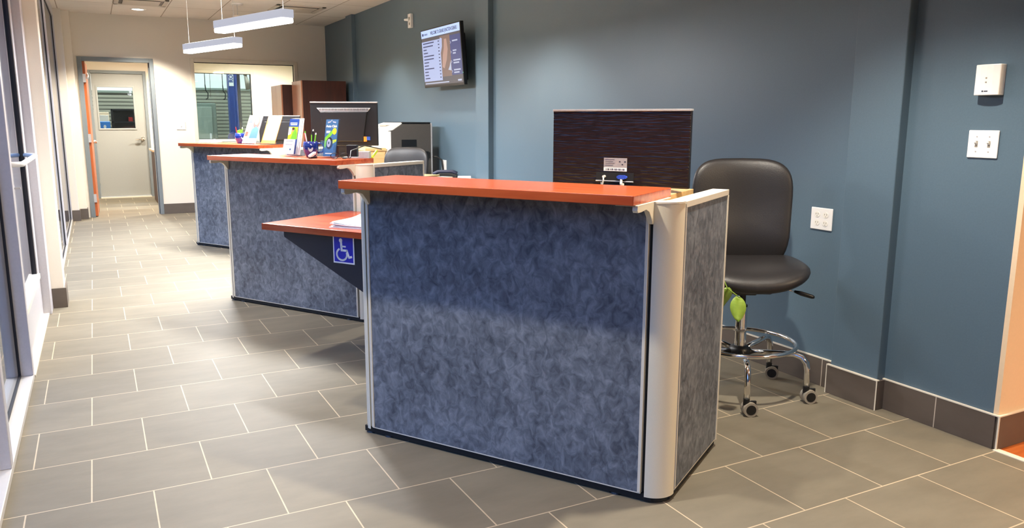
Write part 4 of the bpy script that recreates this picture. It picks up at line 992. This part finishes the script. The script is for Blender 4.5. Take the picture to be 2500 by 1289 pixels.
# 1  blue auto club brochure on the middle counter
p = PM(1.03, 0.04, TOPM)
t, Mx = holder('blue and green Auto Club leaflet holder with tyre picture on the middle counter', tuple(p), RZM + 0.06, 0.106, 0.262, 0.20, 0.105)
W_, H_ = 0.102, 0.25
card = MB().box((-W_ / 2, -0.010, 0.006), (W_ / 2, -0.004, H_)).build('leaflet', MT['steelblue'], t, mtx=Mx)
q_ = lambda n_, m_, pts, y=-0.0105: print_quad(card, n_, MT[m_], Mx, pts, y)
q_('green_swoosh', 'green', [(-0.050, 0.075), (-0.047, 0.130), (0.010, 0.180), (0.022, 0.165), (-0.015, 0.125), (-0.030, 0.085), (-0.040, 0.055)])
q_('green_swoosh', 'lime', [(0.005, 0.082), (0.050, 0.105), (0.050, 0.120), (0.012, 0.112)])
q_('sun_disc', 'yellow', circ(0.028, 0.172, 0.017, 0.022), -0.0108)
q_('tyre', 'blackm', circ(-0.006, 0.092, 0.027, 0.040), -0.0109)
q_('tyre_rim', 'silver', circ(-0.011, 0.094, 0.016, 0.028), -0.0112)
q_('tyre_hub', 'black', circ(-0.011, 0.094, 0.005, 0.009), -0.0115)
text('Auto Club', 0.021, MT['paper'], card, 'title_text', Mx @ frame((0, -0.0112, 0.205), (1, 0, 0), (0, 0, 1)), 'CENTER', bold=0.0005)
q_('emblem', 'silver', [(-0.034, 0.225), (-0.012, 0.230), (0.0, 0.246), (0.010, 0.230), (0.034, 0.226), (0.034, 0.235), (0.008, 0.238), (-0.002, 0.250), (-0.012, 0.238), (-0.034, 0.235)], -0.0108)
b = MB()
for i in range(3): b.poly([(-0.040, -0.0109, 0.172 - 0.006 * i), (-0.004 - 0.004 * i, -0.0109, 0.172 - 0.006 * i), (-0.004 - 0.004 * i, -0.0109, 0.175 - 0.006 * i), (-0.040, -0.0109, 0.175 - 0.006 * i)])
b.poly([(-0.035, -0.0109, 0.022), (0.032, -0.0109, 0.022), (0.032, -0.0109, 0.027), (-0.035, -0.0109, 0.027)])
b.build('small_print', MT['paper'], card, mtx=Mx)
# 2  white pocket holder with green leaflets
p = PM(0.66, 0.06, TOPM)
t, Mx = holder('white pocket holder full of blue and green leaflets left of the pen mug', tuple(p), RZM + 0.10, 0.098, 0.265, 0.26, 0.108)
for k in range(4):
    o = MB().box((-0.045 + 0.008 * k, -0.014 + 0.006 * k, 0.010), (0.035 + 0.009 * k, -0.011 + 0.006 * k, 0.255 + 0.003 * k)).build('leaflet', MT['paper'] if k else MT['deepblue'], t, mtx=Mx)
    if k == 0: card = o
q_ = lambda n_, m_, pts, y=-0.0145: print_quad(card, n_, MT[m_], Mx, pts, y)
q_('green_picture', 'lime', rect(-0.045, 0.112, 0.035, 0.200))
q_('pale_patch', 'paper', [(-0.045, 0.14), (-0.02, 0.150), (-0.018, 0.195), (-0.045, 0.195)], -0.0147)
q_('green_jacket', 'green', [(-0.02, 0.112), (0.03, 0.112), (0.032, 0.15), (0.012, 0.195), (-0.005, 0.16)], -0.0147)
q_('face', 'skin', circ(-0.006, 0.178, 0.009, 0.013), -0.0150)
q_('hair', 'brown', circ(-0.004, 0.186, 0.011, 0.009), -0.0152)
b = MB()
for i in range(2): b.poly([(-0.036 + 0.003 * i, -0.0147, 0.222 - 0.011 * i), (0.024, -0.0147, 0.222 - 0.011 * i), (0.024, -0.0147, 0.229 - 0.011 * i), (-0.036 + 0.003 * i, -0.0147, 0.229 - 0.011 * i)])
b.build('heading_lines', MT['paper'], card, mtx=Mx)
pk = MB().box((-0.047, -0.044, 0.004), (0.047, -0.0405, 0.106)).build('pocket_card', MT['paper'], t, mtx=Mx)
b = MB()
for i in range(2): b.poly([(-0.03, -0.0446, 0.092 - 0.025 * i), (0.03, -0.0446, 0.092 - 0.025 * i), (0.03, -0.0446, 0.095 - 0.025 * i), (-0.03, -0.0446, 0.095 - 0.025 * i)])
b.poly([(0.008, -0.0446, 0.03), (0.022, -0.0446, 0.03), (0.022, -0.0446, 0.042), (0.008, -0.0446, 0.042)])
b.build('card_print', MT['steelblue'], pk, mtx=Mx)
# pen mugs
def mug(label, loc, rz, pens):
    t = thing('pen_mug', label, 'mug', loc, rz, 'cobalt pen mugs')
    MB().lathe([(0, 0), (0.030, 0), (0.034, 0.006), (0.050, 0.045), (0.051, 0.075), (0.046, 0.105), (0.043, 0.105), (0.046, 0.075), (0.045, 0.045), (0.03, 0.010), (0, 0.008)], 36).build('cup', MT['mugblue'], t, smooth=True)
    MB().tube([(0.046, 0, 0.090), (0.075, 0, 0.092), (0.088, 0, 0.065), (0.078, 0, 0.035), (0.044, 0, 0.028)], 0.007, n=10).build('handle', MT['mugblue'], t, smooth=True)
    sh = []
    for k in range(17):
        a = PI + k / 16 * PI; sh.append((-0.004 + 0.017 * math.cos(a), 0.066 + 0.028 * math.sin(a)))
    b = MB(); 
    vs = [b.bm.verts.new((u, -math.sqrt(max(0, 0.0525 ** 2 - u * u)), v)) for u, v in sh]; b.bm.faces.new(vs)
    b.build('crest', MT['silver'], t)
    for i in range(pens):
        a = i * 2.4 + 0.4; r = 0.016; tip = (0.040 * math.cos(a), 0.030 * math.sin(a), 0.150 + 0.012 * (i % 3))
        pe = MB().tube([(r * math.cos(a), r * math.sin(a), 0.02), tip], 0.0042, n=8).build('pen', MT[('green', 'red', 'black', 'green', 'white')[i % 5]], t)
        MB().cyl(tip, Vector(tip) + Vector((0.002, 0, 0.012)), 0.005, 0.003, n=8).build('pen_cap', MT[('white', 'black', 'white', 'black', 'green')[i % 5]], pe)
    return t
mug('navy pen mug with a pale crest between the two leaflet holders, middle counter', tuple(PM(0.84, 0.05, TOPM)), -0.2, 5)
st_ = thing('stapler', 'small white and black stapler lying in front of the navy pen mug', 'stapler', tuple(PM(0.96, -0.06, TOPM)), 0.9)
MB().box((-0.04, -0.012, 0.0), (0.05, 0.012, 0.012)).build('base', MT['black'], st_, bevel=0.003)
MB().box((-0.04, -0.011, 0.0), (0.045, 0.011, 0.018), Matrix.Translation((0, 0, 0.014)) @ Matrix.Rotation(-0.25, 4, 'Y')).build('arm', MT['white'], st_, bevel=0.004)
# reading glasses, cable bundle, phone charger on the middle counter
gl = thing('reading_glasses', 'dark framed reading glasses at the right end of the middle counter top', 'glasses', tuple(PM(1.200, -0.06, TOPM)), -0.3)
for x in (-0.032, 0.032):
    MB().tube([(x + 0.024 * math.cos(a), -0.0, 0.022 + 0.018 * math.sin(a)) for a in [k / 24 * 2 * PI for k in range(24)]], 0.0022, n=6, closed=True).build('rim', MT['black'], gl)
    MB().tube([(x * 1.75, 0, 0.026), (x * 1.8, 0.06, 0.022), (x * 1.75, 0.12, 0.004)], 0.0022, n=6).build('temple', MT['black'], gl)
MB().tube([(-0.008, 0, 0.024), (0, -0.003, 0.028), (0.008, 0, 0.024)], 0.002, n=6).build('bridge', MT['black'], gl)
tag(MB().tube([tuple(PM(1.13, 0.05, TOPM + 0.005)), tuple(PM(1.17, 0.0, TOPM + 0.006)), tuple(PM(1.21, 0.03, TOPM + 0.005)), tuple(PM(1.19, 0.06, TOPM + 0.05)), tuple(PM(1.185, 0.2, TOPM + 0.08)), tuple(PM(1.16, 0.40, TOPM + 0.05))], 0.004, n=8).build('monitor_cable', MT['black'], smooth=True), 'black cable hanging over the right end of the middle counter', 'cable')
tag(MB().tube([tuple(PM(1.10, 0.16, TOPM + 0.006)), tuple(PM(1.105, 0.10, TOPM + 0.006)), tuple(PM(1.115, 0.03, TOPM + 0.004)), tuple(PM(1.14, -0.04, TOPM + 0.004))], 0.003, n=8).build('monitor_cable', MT['rubber'], smooth=True), 'thin grey cable lying across the middle counter by the monitor', 'cable')
bx = thing('card_reader', 'small black card reader box left of the cables on the middle counter', 'card reader', tuple(PM(1.13, 0.14, TOPM)), -YAW)
MB().box((-0.035, -0.03, 0), (0.035, 0.03, 0.085)).build('body', MT['black'], bx, bevel=0.004)
MB().box((-0.05, -0.05, 0.0), (0.05, 0.03, 0.008)).build('foot', MT['silver'], bx, bevel=0.002)
nb = thing('note_box', 'grey note box with a yellow marker at the end of the middle counter', 'box', tuple(PM(1.228, 0.150, TOPM)), -0.5)
MB().box((-0.035, -0.03, 0), (0.035, 0.03, 0.045)).build('box', MT['silver'], nb, bevel=0.002)
MB().tube([(0.05, -0.02, 0.004), (0.07, 0.0, 0.035), (0.08, 0.01, 0.05)], 0.008, n=10).build('marker', MT['lime'], nb)
# farthest counter
p = PB(0.92, 0.02, TOPB)
t, Mx = holder('leaflet with a smiling woman in blue on the farthest counter', tuple(p), RZB + 0.03, 0.19, 0.30, 0.42, 0.0)
card = MB().box((-0.095, -0.004, 0.004), (0.095, -0.001, 0.30)).build('leaflet', MT['paper'], t, mtx=Mx)
q_ = lambda n_, m_, pts, y=-0.0046: print_quad(card, n_, MT[m_], Mx, pts, y)
q_('tan_photo', 'tan', rect(-0.094, 0.055, -0.022, 0.175)); q_('grey_photo', 'rubber', rect(-0.094, 0.18, -0.022, 0.298)); q_('dark_photo', 'purple', rect(-0.085, 0.215, -0.030, 0.262), -0.0049); q_('brown_patch', 'brown', rect(-0.085, 0.075, -0.045, 0.125), -0.0049)
q_('sky_photo', 'skyblue', rect(-0.020, 0.055, 0.094, 0.298)); q_('hair', 'brown', circ(0.038, 0.222, 0.046, 0.066), -0.0049); q_('face', 'skin', circ(0.034, 0.235, 0.024, 0.036), -0.0052)
q_('blue_shirt', 'deepblue', [(-0.018, 0.055), (0.090, 0.055), (0.082, 0.15), (0.040, 0.185), (0.0, 0.15)], -0.0051); q_('base_strip', 'tan', rect(-0.09, 0.01, 0.0, 0.032))
p = PB(1.150, 0.06, TOPB)
t, Mx = holder('orange bordered white document in a leaning holder on the farthest counter', tuple(p), RZB + 0.03, 0.19, 0.30, 0.42, 0.0)
card = MB().box((-0.095, -0.004, 0.004), (0.095, -0.001, 0.295)).build('leaflet', MT['orange'], t, mtx=Mx)
q_('white_page', 'paper', [(-0.082, 0.05), (0.088, 0.05), (0.088, 0.255), (-0.070, 0.255), (-0.072, 0.21), (-0.082, 0.19)]); q_('dark_header', 'purple', rect(-0.07, 0.268, 0.09, 0.294)); q_('header_lettering', 'paper', rect(-0.06, 0.272, 0.045, 0.288), -0.0049); q_('foot_strip', 'tan', rect(-0.08, 0.036, 0.088, 0.047), -0.0049)
q_('yellow_edge', 'yellow', [(-0.082, 0.235), (0.088, 0.245), (0.088, 0.258), (-0.070, 0.258)], -0.0050)
mug('cobalt pen mug left of the leaning leaflets on the farthest counter', tuple(PB(0.70, 0.09, TOPB)), 0.4, 2)
sn = MB().prism([(-0.025, 0.06), (0.02, 0.06), (0.03, 0.125), (0.005, 0.14), (-0.03, 0.128)], 'y', -0.002, 0.002).build('card', MT['green'], [o for o in bpy.data.objects if o.get('label', '').startswith('cobalt pen mug')][0])
cl = thing('clip_pad', 'clip pad with papers at the left end of the farthest counter', 'clipboard', tuple(PB(0.28, 0.04, TOPB)), -0.6)
MB().box((-0.10, -0.08, 0), (0.10, 0.10, 0.006)).build('pad', MT['rubber'], cl, bevel=0.001)
MB().box((-0.095, -0.075, 0.006), (0.085, 0.09, 0.010)).build('paper_sheets', MT['paper'], cl)
MB().prism([(0.02, 0.010), (0.08, 0.010), (0.075, 0.03), (0.055, 0.038), (0.03, 0.022)], 'y', -0.02, 0.02).build('clip', MT['silver'], cl, bevel=0.002)

# ------------------------------------------------------------------ pendants, ceiling fixtures
def pendant(label, p0, p1, z, power):
    a, b = Vector((*p0, z)), Vector((*p1, z)); m = (a + b) / 2; d = b - a; L = d.length
    t = thing('linear_pendant', label, 'pendant light', (m.x, m.y, z), math.atan2(d.y, d.x), 'linear pendants over the counters')
    MB().box((-L / 2, -0.048, 0.034), (L / 2, 0.048, 0.092)).build('housing', MT['pend'], t, bevel=0.004)
    MB().box((-L / 2 + 0.003, -0.046, 0.0), (L / 2 - 0.003, 0.046, 0.0342)).build('diffuser', MT['lampface'], t, bevel=0.008)
    for x in (-L / 2 + 0.06, L / 2 - 0.06):
        MB().cyl((x, 0, 0.088), (x, 0, CEIL - z - 0.012), 0.0016, n=6).build('suspension_cable', MT['silver'], t)
        MB().cyl((x, 0, CEIL - z - 0.014), (x, 0, CEIL - z), 0.055, n=24).build('canopy', MT['white'], t)
    MB().box((-L / 2 + 0.03, -0.034, 0.0921), (L / 2 - 0.03, 0.034, 0.0945)).build('added_uplight_strip', MT['lampface'], t)  # added glowing strip, goes with the fill lamp below
    lu = bpy.data.lights.new('added_fill_uplight', 'AREA'); lu.shape = 'RECTANGLE'; lu.size = L - 0.08; lu.size_y = 0.06; lu.energy = power * 0.15; lu.color = NEUT  # upward fill added to brighten ceiling and upper walls
    uo = bpy.data.objects.new('added_fill_uplight', lu); C.objects.link(uo); uo.parent = t; uo.location = (0, 0, 0.098); uo.rotation_euler = (PI, 0, 0)
    ld = bpy.data.lights.new('pendant_lamp', 'AREA'); ld.shape = 'RECTANGLE'; ld.size = L - 0.04; ld.size_y = 0.08; ld.energy = power; ld.color = COOL
    lo = bpy.data.objects.new('pendant_lamp', ld); C.objects.link(lo); lo.parent = t; lo.location = (0, 0, -0.004)
    return t
pendant('linear pendant lamp over the middle counter, nearest one in view', (1.059, 3.84), (1.385, 2.85), 2.0, 150)
pendant('linear pendant lamp over the farthest counter, lower in view', (1.043, 6.10), (1.385, 5.03), 2.0, 150)
pendant('linear pendant lamp above the nearest counter, just over the picture edge', (1.10, 1.62), (1.43, 0.60), 2.0, 24)

def vent(label, x, y, w, l):
    t = thing('ceiling_vent', label, 'vent', (x, y, CEIL), group='ceiling air vents')
    f = MB(); f.box((-w / 2, -l / 2, -0.012), (w / 2, -l / 2 + 0.05, 0.0)); f.box((-w / 2, l / 2 - 0.05, -0.012), (w / 2, l / 2, 0.0)); f.box((-w / 2, -l / 2, -0.012), (-w / 2 + 0.05, l / 2, 0)); f.box((w / 2 - 0.05, -l / 2, -0.012), (w / 2, l / 2, 0)); f.build('frame', MT['vent'], t, bevel=0.002)
    MB().box((-w / 2 + 0.05, -l / 2 + 0.05, -0.003), (w / 2 - 0.05, l / 2 - 0.05, -0.001)).build('recess', MT['darkgrey'], t)
    MB().box((-w / 2 + 0.09, -l / 2 + 0.09, -0.02), (w / 2 - 0.09, l / 2 - 0.09, -0.012)).build('face_plate', MT['vent'], t, bevel=0.002)
vent('square ceiling vent beside the blue wall', 2.50, 7.45, 0.60, 0.60)
vent('square ceiling vent at the upper left above the doorway', 0.735, 7.74, 0.58, 0.58)
sn = thing('ceiling_sensor', 'pale stemmed ceiling sensor hanging beyond the pendant lamps', 'sensor', (1.77, 7.36, CEIL))
MB().cyl((0, 0, -0.012), (0, 0, 0), 0.07, n=24).build('canopy', MT['white'], sn)
MB().cyl((0, 0, -0.14), (0, 0, -0.01), 0.004, n=8).build('stem', MT['silver'], sn)
MB().cyl((0, 0, -0.20), (0, 0, -0.14), 0.055, 0.066, n=28).build('body', MT['vent'], sn)
MB().cyl((0, 0, -0.222), (0, 0, -0.20), 0.047, 0.05, n=28).build('lens', MT['darkgrey'], sn)

# ------------------------------------------------------------------ downlights
DL = [
    (0.735, 8.47, 330, NEUT, 56, 'recessed downlight in the tile above the far doorway'),
    (0.735, 5.40, 40, NEUT, 47, 'recessed downlight in front of the farthest counter'),
    (0.735, 2.33, 185, NEUT, 47, 'recessed downlight in front of the middle counter'),
    (0.735, -0.74, 212, NEUT, 47, 'recessed downlight in front of the nearest counter'),
    (2.55, 6.05, 110, NEUT, 52, 'recessed downlight by the wall beyond the television'),
    (2.55, 4.10, 115, NEUT, 50, 'recessed downlight by the wall in front of the television'),
    (2.50, 2.40, 130, NEUT, 50, 'recessed downlight by the wall between television and chair'),
    (2.15, -1.0, 320, NEUT, 52, 'recessed downlight by the wall above the drafting chair'),
    (4.6, -2.6, 130, WARM, 50, 'recessed downlight over the wood floored lobby'),
    (0.75, 10.8, 330, NEUT, 72, 'recessed downlight in the room behind the far doorway'),
    (2.6, 10.8, 520, NEUT, 76, 'recessed downlight in the room behind the inner window'),
]
tr_ = thing('added_fill_panel', 'unseen square warm fill light panel added behind the viewer', 'ceiling light', (3.7, -3.9, CEIL))  # unseen panel added to light the nearest counter's wing
MB().box((-0.31, -0.31, -0.012), (0.31, 0.31, 0.0)).build('frame', MT['white'], tr_, bevel=0.002)
MB().box((-0.28, -0.28, -0.016), (0.28, 0.28, -0.0121)).build('diffuser', emit('fill_panel_face', WARM, 16.0), tr_)
ld_ = bpy.data.lights.new('fill_panel_lamp', 'AREA'); ld_.shape = 'SQUARE'; ld_.size = 0.56; ld_.energy = 118; ld_.color = WARM
lo_ = bpy.data.objects.new('fill_panel_lamp', ld_); C.objects.link(lo_); lo_.parent = tr_; lo_.location = (0, 0, -0.02)
for x, y, p, c, h_, lab in DL: downlight(x, y, p, c, half=h_, label=lab)
